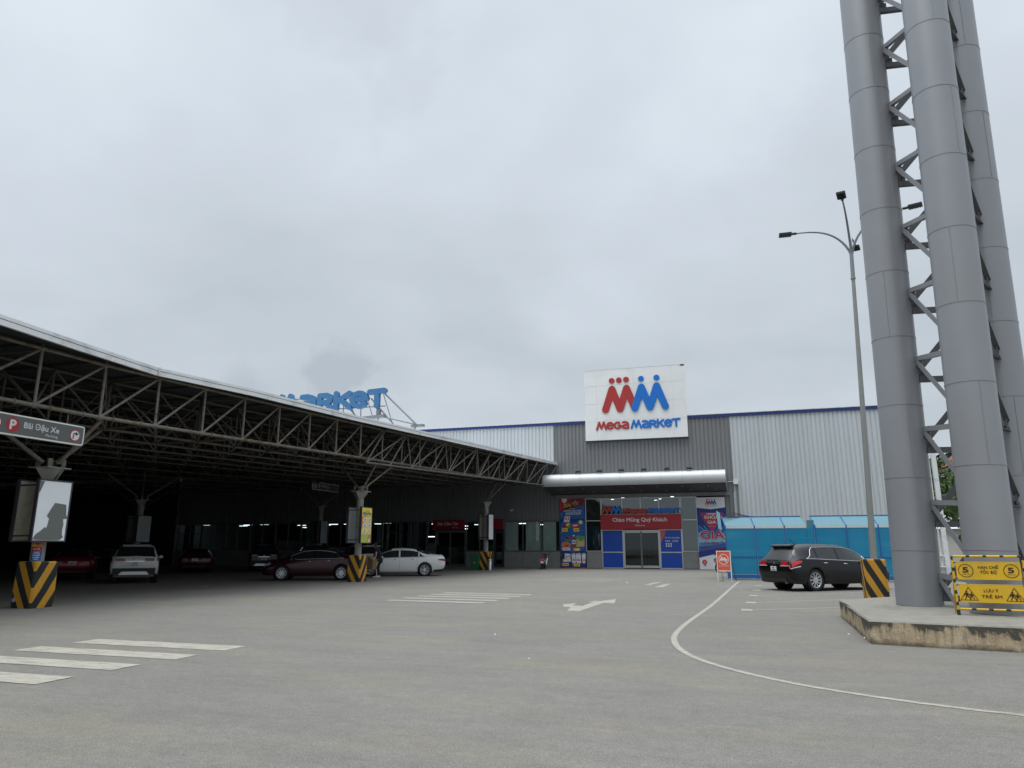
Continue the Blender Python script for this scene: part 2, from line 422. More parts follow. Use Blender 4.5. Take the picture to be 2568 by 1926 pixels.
class MB:
    def __init__(s): s.v = []; s.f = []; s.m = []; s.mats = []; s.sm = []
    def mi(s, m):
        if m not in s.mats: s.mats.append(m)
        return s.mats.index(m)
    def add(s, verts, faces, mat=None, smooth=False):
        b = len(s.v); s.v += [tuple(p) for p in verts]
        k = s.mi(mat) if mat else 0
        for f in faces:
            s.f.append([i + b for i in f]); s.m.append(k); s.sm.append(smooth)
        return s
    def box(s, x0, x1, y0, y1, z0, z1, mat=None):
        v = [(x, y, z) for z in (z0, z1) for y in (y0, y1) for x in (x0, x1)]
        return s.add(v, [(0, 2, 3, 1), (4, 5, 7, 6), (0, 1, 5, 4), (2, 6, 7, 3), (0, 4, 6, 2), (1, 3, 7, 5)], mat)
    def obox(s, o, a, b, c, mat=None):
        o, a, b, c = map(Vector, (o, a, b, c))
        v = [o + i * a + j * b + k * c for k in (0, 1) for j in (0, 1) for i in (0, 1)]
        return s.add(v, [(0, 2, 3, 1), (4, 5, 7, 6), (0, 1, 5, 4), (2, 6, 7, 3), (0, 4, 6, 2), (1, 3, 7, 5)], mat)
    def tube(s, p, q, r, n=6, mat=None, r2=None, smooth=True, cap=True):
        p, q = Vector(p), Vector(q); d = (q - p)
        if d.length < 1e-6: return s
        d.normalize(); u = d.orthogonal().normalized(); w = d.cross(u)
        r2 = r if r2 is None else r2
        v = []
        for c, rr in ((p, r), (q, r2)):
            for i in range(n):
                a = 2 * PI * i / n + .37
                v.append(c + (u * math.cos(a) + w * math.sin(a)) * rr)
        f = [(i, (i + 1) % n, n + (i + 1) % n, n + i) for i in range(n)]
        s.add(v, f, mat, smooth)
        if cap:
            s.add(v[:n], [tuple(reversed(range(n)))], mat); s.add(v[n:], [tuple(range(n))], mat)
        return s
    def path(s, pts, r, n=6, mat=None):
        for i in range(len(pts) - 1):
            ra = r[i] if isinstance(r, (list, tuple)) else r; rb = r[i + 1] if isinstance(r, (list, tuple)) else r
            s.tube(pts[i], pts[i + 1], ra, n, mat, rb)
        return s
    def lathe(s, prof, o=(0, 0, 0), axis='z', n=24, mat=None, smooth=True, caps=True):
        o = Vector(o); v = []
        for r, h in prof:
            for i in range(n):
                a = 2 * PI * i / n; c, q = r * math.cos(a), r * math.sin(a)
                v.append(o + (Vector((c, q, h)) if axis == 'z' else Vector((c, h, q)) if axis == 'y' else Vector((h, c, q))))
        f = []
        for k in range(len(prof) - 1):
            for i in range(n):
                f.append((k * n + i, k * n + (i + 1) % n, (k + 1) * n + (i + 1) % n, (k + 1) * n + i))
        s.add(v, f, mat, smooth)
        if caps:
            if prof[0][0] > 1e-4: s.add(v[:n], [tuple(range(n))], mat)
            if prof[-1][0] > 1e-4: s.add(v[-n:], [tuple(range(n))], mat)
        return s
    def ell(s, c, rx, ry, rz, mat=None, n=10, rot=None):
        c = Vector(c); v = []; f = []
        for j in range(n + 1):
            th = PI * j / n
            for i in range(n * 2):
                a = PI * i / n
                p = Vector((rx * math.sin(th) * math.cos(a), ry * math.sin(th) * math.sin(a), rz * math.cos(th)))
                if rot: p = rot @ p
                v.append(c + p)
        for j in range(n):
            for i in range(2 * n):
                f.append((j * 2 * n + i, j * 2 * n + (i + 1) % (2 * n), (j + 1) * 2 * n + (i + 1) % (2 * n), (j + 1) * 2 * n + i))
        return s.add(v, f, mat, True)
    def build(s, name, mat=None, parent=None, loc=None):
        me = bpy.data.meshes.new(name)
        me.from_pydata(s.v, [], s.f)
        if s.mats and any(s.mats):
            for m in s.mats: me.materials.append(MATS[m])
        elif mat: me.materials.append(MATS[mat])
        me.polygons.foreach_set('material_index', s.m)
        me.polygons.foreach_set('use_smooth', s.sm)
        me.update()
        o = bpy.data.objects.new(name, me); COL.objects.link(o)
        if parent is not None: attach(o, parent)
        if loc: o.location = loc
        return o
def clean_normals(o, angle=35):
    import bmesh
    bm = bmesh.new(); bm.from_mesh(o.data)
    bmesh.ops.remove_doubles(bm, verts=bm.verts, dist=1e-5)
    bmesh.ops.recalc_face_normals(bm, faces=bm.faces)
    for e in bm.edges:
        e.smooth = not (len(e.link_faces) == 2 and e.calc_face_angle(0) > R(angle))
    bm.to_mesh(o.data); bm.free()
    return o

# flat frame: x right, y up, offset along the normal towards the viewer
class Frame:
    def __init__(s, o, right=(1, 0, 0), up=(0, 0, 1)):
        s.o = Vector(o); s.r = Vector(right).normalized(); s.u = Vector(up).normalized(); s.n = s.r.cross(s.u)
    def p(s, x, y, d=0): return s.o + s.r * x + s.u * y + s.n * d
def poly(mb, fr, pts, d, mat, th=0):
    n = len(pts)
    area = sum(pts[i][0] * pts[(i + 1) % n][1] - pts[(i + 1) % n][0] * pts[i][1] for i in range(n))
    if area < 0: pts = pts[::-1]
    v = [fr.p(x, y, d) for x, y in pts]
    mb.add(v, [tuple(range(n))], mat)
    if th:
        w = [fr.p(x, y, d - th) for x, y in pts]
        mb.add(v + w, [(i, n + i, n + (i + 1) % n, (i + 1) % n) for i in range(n)] , mat)
        mb.add(w, [tuple(reversed(range(n)))], mat)
def rect(mb, fr, x0, x1, y0, y1, d, mat, th=0): poly(mb, fr, [(x0, y0), (x1, y0), (x1, y1), (x0, y1)], d, mat, th)
def disc(mb, fr, x, y, rx, d, mat, ry=None, th=0, n=24, rot=0):
    ry = ry or rx
    c, s_ = math.cos(rot), math.sin(rot)
    poly(mb, fr, [(x + rx * math.cos(2 * PI * i / n) * c - ry * math.sin(2 * PI * i / n) * s_, y + rx * math.cos(2 * PI * i / n) * s_ + ry * math.sin(2 * PI * i / n) * c) for i in range(n)], d, mat, th)
def ring(mb, fr, x, y, r0, r1, d, mat, n=28):
    v = []
    for i in range(n):
        a = 2 * PI * i / n
        v += [fr.p(x + r0 * math.cos(a), y + r0 * math.sin(a), d), fr.p(x + r1 * math.cos(a), y + r1 * math.sin(a), d)]
    mb.add(v, [(2 * i, 2 * i + 1, (2 * i + 3) % (2 * n), (2 * i + 2) % (2 * n)) for i in range(n)], mat)
def capsule(mb, fr, a, b, r, d, mat, th=0, n=10):
    a, b = Vector(a), Vector(b); e = (b - a)
    an = math.atan2(e.y, e.x)
    pts = [(b.x + r * math.cos(an - PI / 2 + PI * i / n), b.y + r * math.sin(an - PI / 2 + PI * i / n)) for i in range(n + 1)]
    pts += [(a.x + r * math.cos(an + PI / 2 + PI * i / n), a.y + r * math.sin(an + PI / 2 + PI * i / n)) for i in range(n + 1)]
    poly(mb, fr, pts, d, mat, th)
def strokes(mb, fr, lines, r, d, mat, th=0, side=None, step=.0012):
    k = 0
    for ln in lines:
        for i in range(len(ln) - 1):
            capsule(mb, fr, ln[i], ln[i + 1], r * (1 - .004 * (k % 5)), d + step * k, mat, th + step * k * .5, 8)
            k += 1
def arc(cx, cy, rx, ry, a0, a1, n=9):
    return [(cx + rx * math.cos(R(a0 + (a1 - a0) * i / n)), cy + ry * math.sin(R(a0 + (a1 - a0) * i / n))) for i in range(n + 1)]
GL = {
 'M': (1.15, [[(.0, .0), (.28, 1.0), (.52, .12)], [(.52, .12), (.80, 1.0), (1.06, .0)]]),
 'E': (.86, [[(.06, .46), (.74, .52)], arc(.40, .46, .36, .42, 8, 318, 11)]),
 'G': (.86, [arc(.40, .46, .36, .42, 55, 350, 10) + [(.76, .42), (.48, .44)]]),
 'A': (.86, [[(.12, .86), (.42, .88), (.66, .78), (.74, .55), (.74, .04)], [(.74, .46), (.34, .46), (.12, .34), (.12, .16), (.30, .04), (.74, .04)]]),
 'R': (.84, [[(.08, .0), (.08, .88), (.46, .88), (.68, .74), (.62, .52), (.40, .42), (.08, .42)], [(.40, .42), (.70, .0)]]),
 'K': (.82, [[(.08, .0), (.08, .95)], [(.68, .92), (.12, .42)], [(.28, .54), (.70, .0)]]),
 'T': (.84, [[(.0, .90), (.78, .95)], [(.40, .92), (.40, .0)]]),
}
def wordmark(mb, fr, word, x, y, h, width, r, d, mat, th=0):
    adv = sum(GL[c][0] for c in word)
    k = width / adv
    for c in word:
        strokes(mb, fr, [[(x + a * k, y + b * h) for a, b in ln] for ln in GL[c][1]], r, d, mat, th)
        x += GL[c][0] * k

def text(name, body, fr, x, y, h, mat, parent, d=.004, width=None, align='LEFT', bold=0.0, depth=.001, rot=0):
    cu = bpy.data.curves.new(name, 'FONT'); cu.body = body; cu.size = 1.0; cu.extrude = 0
    cu.resolution_u = 3
    ob = bpy.data.objects.new(name, cu); COL.objects.link(ob)
    dg = bpy.context.evaluated_depsgraph_get()
    me = bpy.data.meshes.new_from_object(ob.evaluated_get(dg))
    bpy.data.objects.remove(ob)
    xs = [v.co.x for v in me.vertices] or [0, 1]
    x0, x1 = min(xs), max(xs); w = x1 - x0
    ky = h / .72; kx = (width / w) if width else ky
    off = {'LEFT': 0, 'CENTER': -w * kx / 2, 'RIGHT': -w * kx}[align]
    c, s_ = math.cos(rot), math.sin(rot)
    for v in me.vertices:
        a = (v.co.x - x0) * kx + off; b = v.co.y * ky
        v.co = fr.p(x + a * c - b * s_, y + a * s_ + b * c, d)
    if bold:
        nv = len(me.vertices); src = [v.co.copy() for v in me.vertices]; fs = [list(p.vertices) for p in me.polygons]; s2 = bold * ky
        vs_, ff = [], []
        for q, (ox, oy) in enumerate(((-1, 0), (1, 0), (0, -1), (0, 1))):
            vs_ += [p + fr.r * ox * s2 + fr.u * oy * s2 + fr.n * .0007 * q for p in src]; ff += [[i + q * nv for i in f] for f in fs]
        me = bpy.data.meshes.new(name); me.from_pydata(vs_, [], ff)
    me.materials.clear(); me.materials.append(MATS[mat]); me.update()
    o = bpy.data.objects.new(name, me); COL.objects.link(o); attach(o, parent)
    return o

# ================================================================== SETTING
g = MB()
g.add([(-500, -300, 0), (500, -300, 0), (500, 700, 0), (-500, 700, 0)], [(0, 1, 2, 3)])
tag(g.build('ground', 'asphalt'), kind='structure')

Z1 = .004
def flatpoly(mb, pts, z=None):
    if z is None: z = Z1 + .0008 * (len(mb.f) % 5)
    n = len(pts); a = sum(pts[i][0] * pts[(i + 1) % n][1] - pts[(i + 1) % n][0] * pts[i][1] for i in range(n))
    mb.add([(x, y, z) for x, y in (pts if a > 0 else pts[::-1])], [tuple(range(n))])
zb = MB()
for y0, x0, x1, w in ((9.37, -10.34, -7.42, .50), (8.44, -10.43, -7.47, .46), (7.50, -10.45, -7.58, .47), (6.50, -10.45, -7.62, .50), (5.6, -10.45, -7.62, .5)):
    flatpoly(zb, [(x0, y0), (x1, y0), (x1, y0 + w), (x0, y0 + w)])
tag(zb.build('crossing_stripes_near', 'road_paint'), kind='structure')
zb = MB()
for i, y0 in enumerate((22.72, 21.83, 20.90, 19.96, 19.0)):
    flatpoly(zb, [(-9.68 - .04 * i, y0 + .2), (-6.53 - .07 * i, y0 - .05), (-6.53 - .07 * i, y0 + .36), (-9.68 - .04 * i, y0 + .58)])
tag(zb.build('crossing_stripes_middle', 'road_paint'), kind='structure')
zb = MB()
for i, (y0, y1) in enumerate(((36.38, 34.75), (35.35, 33.85), (34.35, 32.95), (33.4, 32.2), (32.4, 31.4))):
    flatpoly(zb, [(-8.76 - .04 * i, y0), (-5.5 - .08 * i, y1), (-5.48 - .08 * i, y1 + .24), (-8.74 - .04 * i, y0 + .22)])
tag(zb.build('crossing_stripes_far', 'road_paint'), kind='structure')
ar = MB()
flatpoly(ar, [(-4.09, 17.47), (-3.79, 17.42), (-3.69, 20.17), (-3.90, 20.9), (-4.04, 20.5), (-4.03, 19.01), (-4.32, 19.12)])
flatpoly(ar, [(-3.69, 20.17), (-3.38, 20.09), (-3.60, 21.76), (-3.90, 20.9)])
flatpoly(ar, [(-4.43, 18.6), (-4.16, 18.57), (-4.06, 19.02), (-4.32, 19.12), (-4.38, 19.95), (-4.64, 19.35)])
flatpoly(ar, [(-4.03, 20.55), (-4.22, 20.32), (-4.05, 20.95), (-3.97, 20.92)])
tag(ar.build('arrow_marking', 'road_paint'), kind='structure')
ar = MB()
flatpoly(ar, [(-3.26, 28.6), (-2.93, 28.7), (-2.88, 31.54), (-3.10, 31.0)])
flatpoly(ar, [(-3.84, 30.21), (-3.60, 30.3), (-3.42, 32.3), (-3.41, 32.86), (-3.66, 32.21)])
tag(ar.build('arrow_marking_far', 'road_paint'), kind='structure')
# long curved edge line
cl = [(-.16, 34.5), (-.40, 29.5), (-.59, 25.22), (-.84, 20.0), (-1.06, 16.66), (-1.17, 14.72), (-1.19, 13.3), (-1.12, 12.4), (-.96, 11.53), (-.70, 10.76), (-.36, 10.12), (.06, 9.55), (.56, 9.04), (1.19, 8.60), (1.77, 8.30), (2.45, 8.06), (4.2, 7.6), (7, 7.1)]
def smooth(pts, k=5):
    o = []
    for i in range(len(pts) - 1):
        p0 = Vector(pts[max(i - 1, 0)]); p1 = Vector(pts[i]); p2 = Vector(pts[i + 1]); p3 = Vector(pts[min(i + 2, len(pts) - 1)])
        for j in range(k):
            t_ = j / k
            o.append(.5 * ((2 * p1) + (p2 - p0) * t_ + (2 * p0 - 5 * p1 + 4 * p2 - p3) * t_ ** 2 + (3 * p1 - p0 - 3 * p2 + p3) * t_ ** 3))
    return o + [Vector(pts[-1])]
cs = smooth(cl, 6)
lm = MB(); vv = []
for i, p in enumerate(cs):
    tn = (cs[min(i + 1, len(cs) - 1)] - cs[max(i - 1, 0)]).normalized(); nn = Vector((-tn.y, tn.x)) * .048
    vv += [(p.x + nn.x, p.y + nn.y, Z1), (p.x - nn.x, p.y - nn.y, Z1)]
lm.add(vv, [(2 * i, 2 * i + 1, 2 * i + 3, 2 * i + 2) for i in range(len(cs) - 1)])
tag(lm.build('curved_edge_line', 'road_paint'), kind='structure')
def line(mb, a, b, w=.05, z=Z1):
    a, b = Vector(a), Vector(b); t_ = (b - a).normalized(); n_ = Vector((-t_.y, t_.x)) * w
    flatpoly(mb, [tuple(a + n_), tuple(b + n_), tuple(b - n_), tuple(a - n_)], z)
bl = MB()
for a, b in (((.05, 19.0), (3.6, 21.35)), ((.18, 21.51), (4.6, 24.95)), ((.31, 24.57), (4.9, 28.15)), ((.45, 27.64), (5.0, 31.2)), ((.59, 30.79), (4.9, 34.2)),
             ((.05 + 4.6, 19.0 + 3.05), (9.5, 25.9)), ((5.6, 25.7), (10.2, 29.3)), ((6, 29), (10.4, 32.4))):
    line(bl, a, b, .045)
    a = Vector(a)
    if a.x < 1: flatpoly(bl, [(a.x - .13, a.y - .27), (a.x + .13, a.y - .27), (a.x + .13, a.y + .27), (a.x - .13, a.y + .27)], Z1 + .003)
tag(bl.build('parking_bay_lines', 'road_paint'), kind='structure')
bl = MB()
for a, b in (((-24.17, 22.84), (-27.97, 26.66)), ((-20.54, 22.8), (-23.4, 28.5)), ((-16.95, 22.83), (-19.1, 28.3)), ((-27.6, 20.5), (-31.6, 24.5)), ((-14.11, 25.1), (-30, 17.2)),
             ((-15.6, 18.2), (-34, 16.0)), ((-15.6, 19.2), (-34, 17.3)), ((-12.0, 43.2), (-18.0, 38.2)), ((-15.2, 31.5), (-21.8, 28.1))):
    line(bl, a, b, .05)
tag(bl.build('covered_bay_lines', 'road_paint_faint'), kind='structure')
kb = MB(); kb.box(-47.5, -12.75, 51.9, 52.38, 0, .02); kb.box(-.7, 11.6, 51.9, 52.38, 0, .02)
tag(kb.build('building_apron', 'column_concrete'), kind='structure')

# ---- wooded hill beyond the site
hm = MB(); nx, ny = 40, 22; hv = []
for j in range(ny):
    for i in range(nx):
        x = -10 + 190 * i / (nx - 1); y = 95 + 120 * j / (ny - 1)
        h = 17 * math.exp(-((x - 62) / 42) ** 2) * math.exp(-((y - 165) / 42) ** 2) * 1.45 + 1.6 * math.sin(x * .21 + y * .13) * math.exp(-((y - 160) / 40) ** 2)
        hv.append((x, y, max(-.5, h - 1.6)))
hm.add(hv, [(j * nx + i, j * nx + i + 1, (j + 1) * nx + i + 1, (j + 1) * nx + i) for j in range(ny - 1) for i in range(nx - 1)], None, True)
tag(hm.build('hill', 'hill_green'), kind='structure')

# ================================================================== STORE BUILDING
YF = 52.4
bld = wempty('store_building', (-5, YF, 0), 'long store clad in grey and white ribbed metal with a blue roof edge', 'building')
def ribbed(name, x0, x1, z0, z1, mat, y=YF, pitch=.285, dep=.04):
    mb = MB(); n = max(1, round((x1 - x0) / pitch)); p = (x1 - x0) / n
    pts = []
    for i in range(n):
        a = x0 + i * p
        pts += [(a, y - dep), (a + p * .70, y - dep), (a + p * .76, y), (a + p * .94, y)]
    pts.append((x1, y - dep))
    v = [(x, yy, z) for x, yy in pts for z in (z0, z1)]
    mb.add(v, [(2 * i, 2 * i + 2, 2 * i + 3, 2 * i + 1) for i in range(len(pts) - 1)], mat)
    return mb.build(name, None, bld)
ZR = 10.62
for nm, a in dict(wall=1).items():
    ribbed('wall', -47.5, -13.0, 7.72, ZR, 'cladding_light')
    ribbed('wall', -47.5, -13.0, 3.5, 7.72, 'cladding_dark')
    ribbed('wall', -13.0, -.18, 5.30, ZR, 'cladding_dark')
    ribbed('wall', -13.0, -12.62, 3.5, 5.30, 'cladding_dark')
    ribbed('wall', -.79, -.18, 0, 5.30, 'cladding_dark')
    ribbed('wall', -.18, 11.6, 0, ZR, 'cladding_light')
core = MB()
core.box(-47.5, 11.55, YF + .35, YF + .6, 5.6, ZR, 'interior_wall')
core.box(-.75, 11.55, YF + .02, YF + .3, 0, 5.6, 'interior_wall')
core.box(-47.5, 11.6, YF + 22, YF + 22.3, 0, ZR, 'interior_wall')
core.box(11.5, 11.75, YF + .02, YF + 22, 0, ZR, 'cladding_light')
core.box(-47.75, -47.5, YF + .02, YF + 22, 0, ZR, 'cladding_light')
core.build('shell', None, bld)
rf = MB(); rf.box(-47.8, 11.8, YF - .02, YF + 22.4, ZR, ZR + .05, 'cladding_light')
rf.build('roof', None, bld)
tr = MB(); tr.box(-47.8, 11.8, YF - .14, YF - .03, ZR - .02, ZR + .19, 'cladding_blue'); tr.box(-47.8, 11.8, YF - .17, YF + .3, ZR + .19, ZR + .235, 'white_trim')
tr.build('roof_edge', None, bld)
cor = MB(); cor.box(-.30, -.14, YF - .07, YF - .042, 5.3, ZR - .03, 'aluminium_dark'); cor.box(-13.06, -12.94, YF - .07, YF - .042, 5.3, ZR - .03, 'aluminium_dark')
cor.build('corner_trim', None, bld)
# low base panels with joints
def base(a, b, z1=1.17):
    n = max(1, round((b - a) / 1.45)); p = (b - a) / n
    for i in range(n):
        q_ = MB(); q_.box(a + i * p + .008, a + (i + 1) * p - .008, YF - .05, YF + .05, .03, z1); q_.build('base_panel', 'base_panel', bld)
for a, b in ((-47.5, -22.75), (-20.12, -17.85), (-17.02, -12.66), (-10.72, -9.56), (-3.86, -2.76)): base(a, b)
# windows: frame + pane (+ blind)
def window(x0, x1, z0, z1, mull=(), rails=(), blinds=None, gm='store_glass', fm='aluminium_dark'):
    fr_ = MB(); w = .055
    for a in [x0 + w / 2] + list(mull) + [x1 - w / 2]: fr_.box(a - w / 2, a + w / 2, YF - .06, YF + .03, z0, z1)
    ed = [x0 + w] + [q for a in mull for q in (a - w / 2, a + w / 2)] + [x1 - w]
    for i in range(0, len(ed), 2):
        for z in (z0, z1 - w) + tuple(rails): fr_.box(ed[i], ed[i + 1], YF - .055, YF + .025, z, z + w)
    f = fr_.build('window', fm, bld)
    g_ = MB(); g_.add([(x0, YF, z0), (x1, YF, z0), (x1, YF, z1), (x0, YF, z1)], [(0, 1, 2, 3)]); g_.build('pane', gm, f)
    if blinds:
        b_ = MB()
        for a, b, mt in blinds:
            k = max(2, int((b - a) / .11)); p = (b - a) / k
            for i in range(k):
                q = a + i * p
                b_.add([(q, YF + .06, z0 + .03), (q + p * .92, YF + .10, z0 + .03), (q + p * .92, YF + .10, z1 - .02), (q, YF + .06, z1 - .02)], [(0, 1, 2, 3)], mt)
        b_.build('blind', None, f)
    return f
window(-17.02, -12.66, 1.19, 3.42, (-15.56, -14.09), (), [(-16.95, -15.95, 'curtain_green'), (-15.35, -14.2, 'curtain_green'), (-14.0, -13.0, 'curtain_green')], 'glass_bright')
window(-20.12, -17.85, 1.19, 3.42, (-19.0,), (), [(-20.0, -19.5, 'curtain_dark')])
rnd = random.Random(3)
x = -47.3
while x < -23.6:
    w_ = 2.43 if x < -25 else 22.75 - -x
    x1 = min(x + w_, -22.8)
    bl_ = None
    if rnd.random() < .55:
        a = x + .1 + rnd.random() * .8; bl_ = [(a, min(a + .6 + rnd.random() * 1.2, x1 - .1), rnd.choice(['curtain_green', 'curtain_dark', 'curtain_dark']))]
    window(x, x1, 1.19, 3.42, ((x + x1) / 2,), (2.62,) if rnd.random() < .5 else (), bl_)
    x = x1 + .07
pl = MB()
x = -47.3
while x < -23.6:
    pl.box(x - .07, x, YF - .07, YF + .05, 1.17, 3.5); x += 2.5
pl.box(-47.5, -12.64, YF - .08, YF + .04, 3.43, 3.5)
pl.build('window_head', 'aluminium_dark', bld)
# sliding exit door and the narrow side door
def door(name, x0, x1, z1, leaves, gm='store_glass', fm='aluminium', handle=True):
    f = MB(); f.box(x0, x0 + .06, YF - .09, YF + .03, .02, z1); f.box(x1 - .06, x1, YF - .09, YF + .03, .02, z1)
    f.box(x0 + .06, x1 - .06, YF - .085, YF + .025, z1 - .12, z1)
    d = f.build('door', fm, bld); w = (x1 - x0 - .12) / leaves
    for i in range(leaves):
        a = x0 + .06 + i * w; l = MB()
        for p, q, r_, s_ in ((a, a + .05, .06, z1 - .13), (a + w - .05, a + w, .06, z1 - .13)): l.box(p, q, YF - .05, YF - .01, r_, s_)
        l.box(a + .05, a + w - .05, YF - .048, YF - .012, .06, .22); l.box(a + .05, a + w - .05, YF - .048, YF - .012, z1 - .20, z1 - .13)
        lo = l.build('door_leaf', fm, d)
        g_ = MB(); g_.add([(a, YF - .03, .2), (a + w, YF - .03, .2), (a + w, YF - .03, z1 - .14), (a, YF - .03, z1 - .14)], [(0, 1, 2, 3)]); g_.build('door_pane', gm, d)
    return d
door('door', -22.7, -20.15, 2.78, 2, 'store_glass', 'aluminium_dark')
door('door', -17.8, -17.06, 2.72, 1, 'store_glass', 'dark_frame')
# ---- entrance glazing
E0 = -12.6
window(-10.74, -9.56, 1.19, 5.0, (), (3.35,), [(-10.7, -9.6, 'curtain_dark')], 'store_glass', 'aluminium')
window(-3.86, -2.74, 1.19, 5.0, (), (3.35,), [(-3.8, -2.8, 'curtain_dark')], 'store_glass', 'aluminium')
window(-9.54, -3.88, 3.80, 5.0, (-8.02, -6.68, -5.38), (), None, 'store_glass', 'aluminium')
door('door', -8.0, -5.42, 2.70, 2, 'door_glass', 'aluminium')
mp = MB(); mp.box(-6.77, -6.66, YF - .10, YF - .052, .03, 2.6, 'aluminium_dark'); mp.build('door_post', None, bld)
for a, b in ((-9.50, -8.06), (-5.36, -3.92)):
    for z0, z1 in ((.06, 1.10), (1.18, 2.66)): pn = MB(); pn.box(a, b, YF - .035, YF + .01, z0, z1, 'vinyl_blue'); pn.build('blue_panel', None, bld)
for a, b in ((-9.56, -8.0), (-5.42, -3.86)):
    fm_ = MB()
    for z in (.0, 1.105, 2.665): fm_.box(a, b, YF - .06, YF + .0, z, z + .07)
    fm_.box(a, a + .06, YF - .062, YF, .07, 2.66); fm_.box(b - .06, b, YF - .062, YF, .07, 2.66)
    fm_.build('panel_frame', 'aluminium', bld)
ov = MB(); F0 = Frame((0, YF - .04, 0)); poly(ov, F0, [(-5.33, 2.65), (-4.93, 2.65), (-5.33, 1.78)], .006, 'vinyl_orange'); ov.build('orange_corner', None, bld)
text('hours_lettering', 'Mở Cửa Hàng Ngày', F0, -5.05, 2.10, .11, 'lettering_white', bld, .008, 1.02)
text('hours_lettering', '7h00 - 22h00', F0, -5.04, 1.86, .12, 'lettering_white', bld, .008, .90, bold=.01)
dts = MB()
for r_ in range(2):
    for k in range(3): disc(dts, F0, -4.96 + .16 * k, 1.72 - .15 * r_, .055, .008, 'lettering_white')
dts.build('hours_icons', None, bld)
sh = MB(); rect(sh, Frame((0, YF + .06, 0)), -10.66, -9.62, 1.25, 2.95, 0, 'sheet_blue'); sh.build('notice_sheet', None, bld)
# interior behind the glass
inn = MB()
inn.box(-47.4, -.8, YF + .8, YF + 21.9, .01, .02, 'interior_wall')
inn.box(-47.4, -13.2, YF + .36, YF + 21.9, 3.6, 3.7, 'interior_dark')
inn.box(-13.1, -.8, YF + .36, YF + 21.9, 5.35, 5.45, 'interior_dark')
inn.box(-13.2, -13.1, YF + .36, YF + 21.9, .02, 5.45, 'interior_wall')
inn.box(-47.4, -.8, YF + 13, YF + 13.2, .02, 5.3, 'interior_dark')
inn.box(-12.6, -10.8, YF + .03, YF + .3, 0, 5.0, 'interior_dark'); inn.box(-2.7, -.82, YF + .03, YF + .3, 0, 5.0, 'interior_dark')
for i in range(22):
    a = -46 + i * 1.55 + rnd.random() * .5
    inn.box(a, a + .5 + rnd.random() * .9, YF + 4 + rnd.random() * 5, YF + 9.5, .02, 1.2 + rnd.random() * 1.0, rnd.choice(['interior_wall', 'interior_dark', 'curtain_dark', 'curtain_green']))
for i in range(6):
    a = -12.3 + i * 1.9; inn.box(a, a + 1.1, YF + 6, YF + 8, .02, 1.5 + rnd.random() * .7, 'interior_wall')
inn.build('interior', None, bld)
# lit tubes and downlights seen through the panes
proto = None
spots = []
for i in range(17):
    spots.append((-46.2 + i * 1.52 + rnd.uniform(-.3, .3), YF + rnd.choice([2.2, 3.6, 5.4]), 3.45 - rnd.choice([0, .0, .25])))
spots += [(-20.9, 56, 3.3), (-18.6, 55, 3.3), (-16.0, 54.3, 3.3), (-14.6, 54.3, 3.2), (-22.2, 57, 3.0), (-25.3, 54.0, 2.3), (-26.3, 54.0, 2.3), (-23.9, 54.0, 2.32)]
for x, y, z in spots:
    if proto is None:
        b = MB(); b.box(-.42, .42, -.05, .05, -.02, .02); proto = o = b.build('tube_light', 'tube_light')
        tag(o, 'lit fluorescent tube glowing inside the store behind the dark windows', 'lamp', 'fluorescent tubes inside the store')
    else:
        o = proto.copy(); COL.objects.link(o)
    o.location = (x, y, z)
proto = None
for x, y in ((-9.3, 54.2), (-8.9, 55.6), (-8.7, 57.4), (-7.4, 54.4), (-7.1, 55.6), (-6.9, 57.6), (-6.3, 56.4), (-6.0, 59.5), (-5.2, 54.3), (-5.0, 55.4), (-4.8, 57), (-3.3, 54.3), (-3.0, 55.8), (-6.5, 61), (-9.8, 59)):
    if proto is None:
        b = MB(); b.lathe([(.13, -.02), (.13, 0)], n=14, mat='downlight'); proto = o = b.build('downlight')
        tag(o, 'round lit downlight in the lobby ceiling above the red welcome sign', 'lamp', 'downlights in the entrance lobby')
    else:
        o = proto.copy(); COL.objects.link(o)
    o.location = (x, y, 5.34)
# ---- curved silver canopy over the entrance
CX0, CX1, YC = -13.22, -.62, 49.35
pr = []
for i in range(13):
    a = PI / 2 + PI * .72 * i / 12
    pr.append((YC + .52 + .52 * math.cos(a), 6.04 + .54 * math.sin(a)))
prof = [(YF - .06, 6.55)] + [(p, q) for p, q in pr] + [(YF - .1, 5.14)]
cn = MB(); nseg = 9; sw = (CX1 - CX0) / nseg
for k in range(nseg):
    a, b = CX0 + k * sw + .008, CX0 + (k + 1) * sw - .008
    v = [(x_, y_, z_) for y_, z_ in prof[:-1] for x_ in (a, b)]
    cn.add(v, [(2 * i, 2 * i + 1, 2 * i + 3, 2 * i + 2) for i in range(len(prof) - 2)], 'composite_silver', True)
ec = wempty('entrance_canopy', (-6.9, YF, 5), 'rounded silver canopy with a dark soffit over the red welcome sign', 'canopy')
cn.build('fascia', None, ec)
bk = MB(); inner = [(y_ + (.012 if i else 0), z_ - .012 if z_ > 6.1 else z_) for i, (y_, z_) in enumerate(prof[:-1])]
v = [(x_, y_ + .01, z_ - .004) for y_, z_ in inner for x_ in (CX0 + .004, CX1 - .004)]
bk.add(v, [(2 * i, 2 * i + 1, 2 * i + 3, 2 * i + 2) for i in range(len(inner) - 1)], 'seam_grey')
bk.build('backing', None, ec)
sf = MB(); y9, z9 = prof[-2]
n_ = 9
for k in range(n_):
    a, b = CX0 + k * sw + .006, CX0 + (k + 1) * sw - .006
    sf.add([(a, y9 + .004, z9), (b, y9 + .004, z9), (b, YF - .12, 5.28), (a, YF - .12, 5.28)], [(0, 3, 2, 1)], 'soffit_grey')
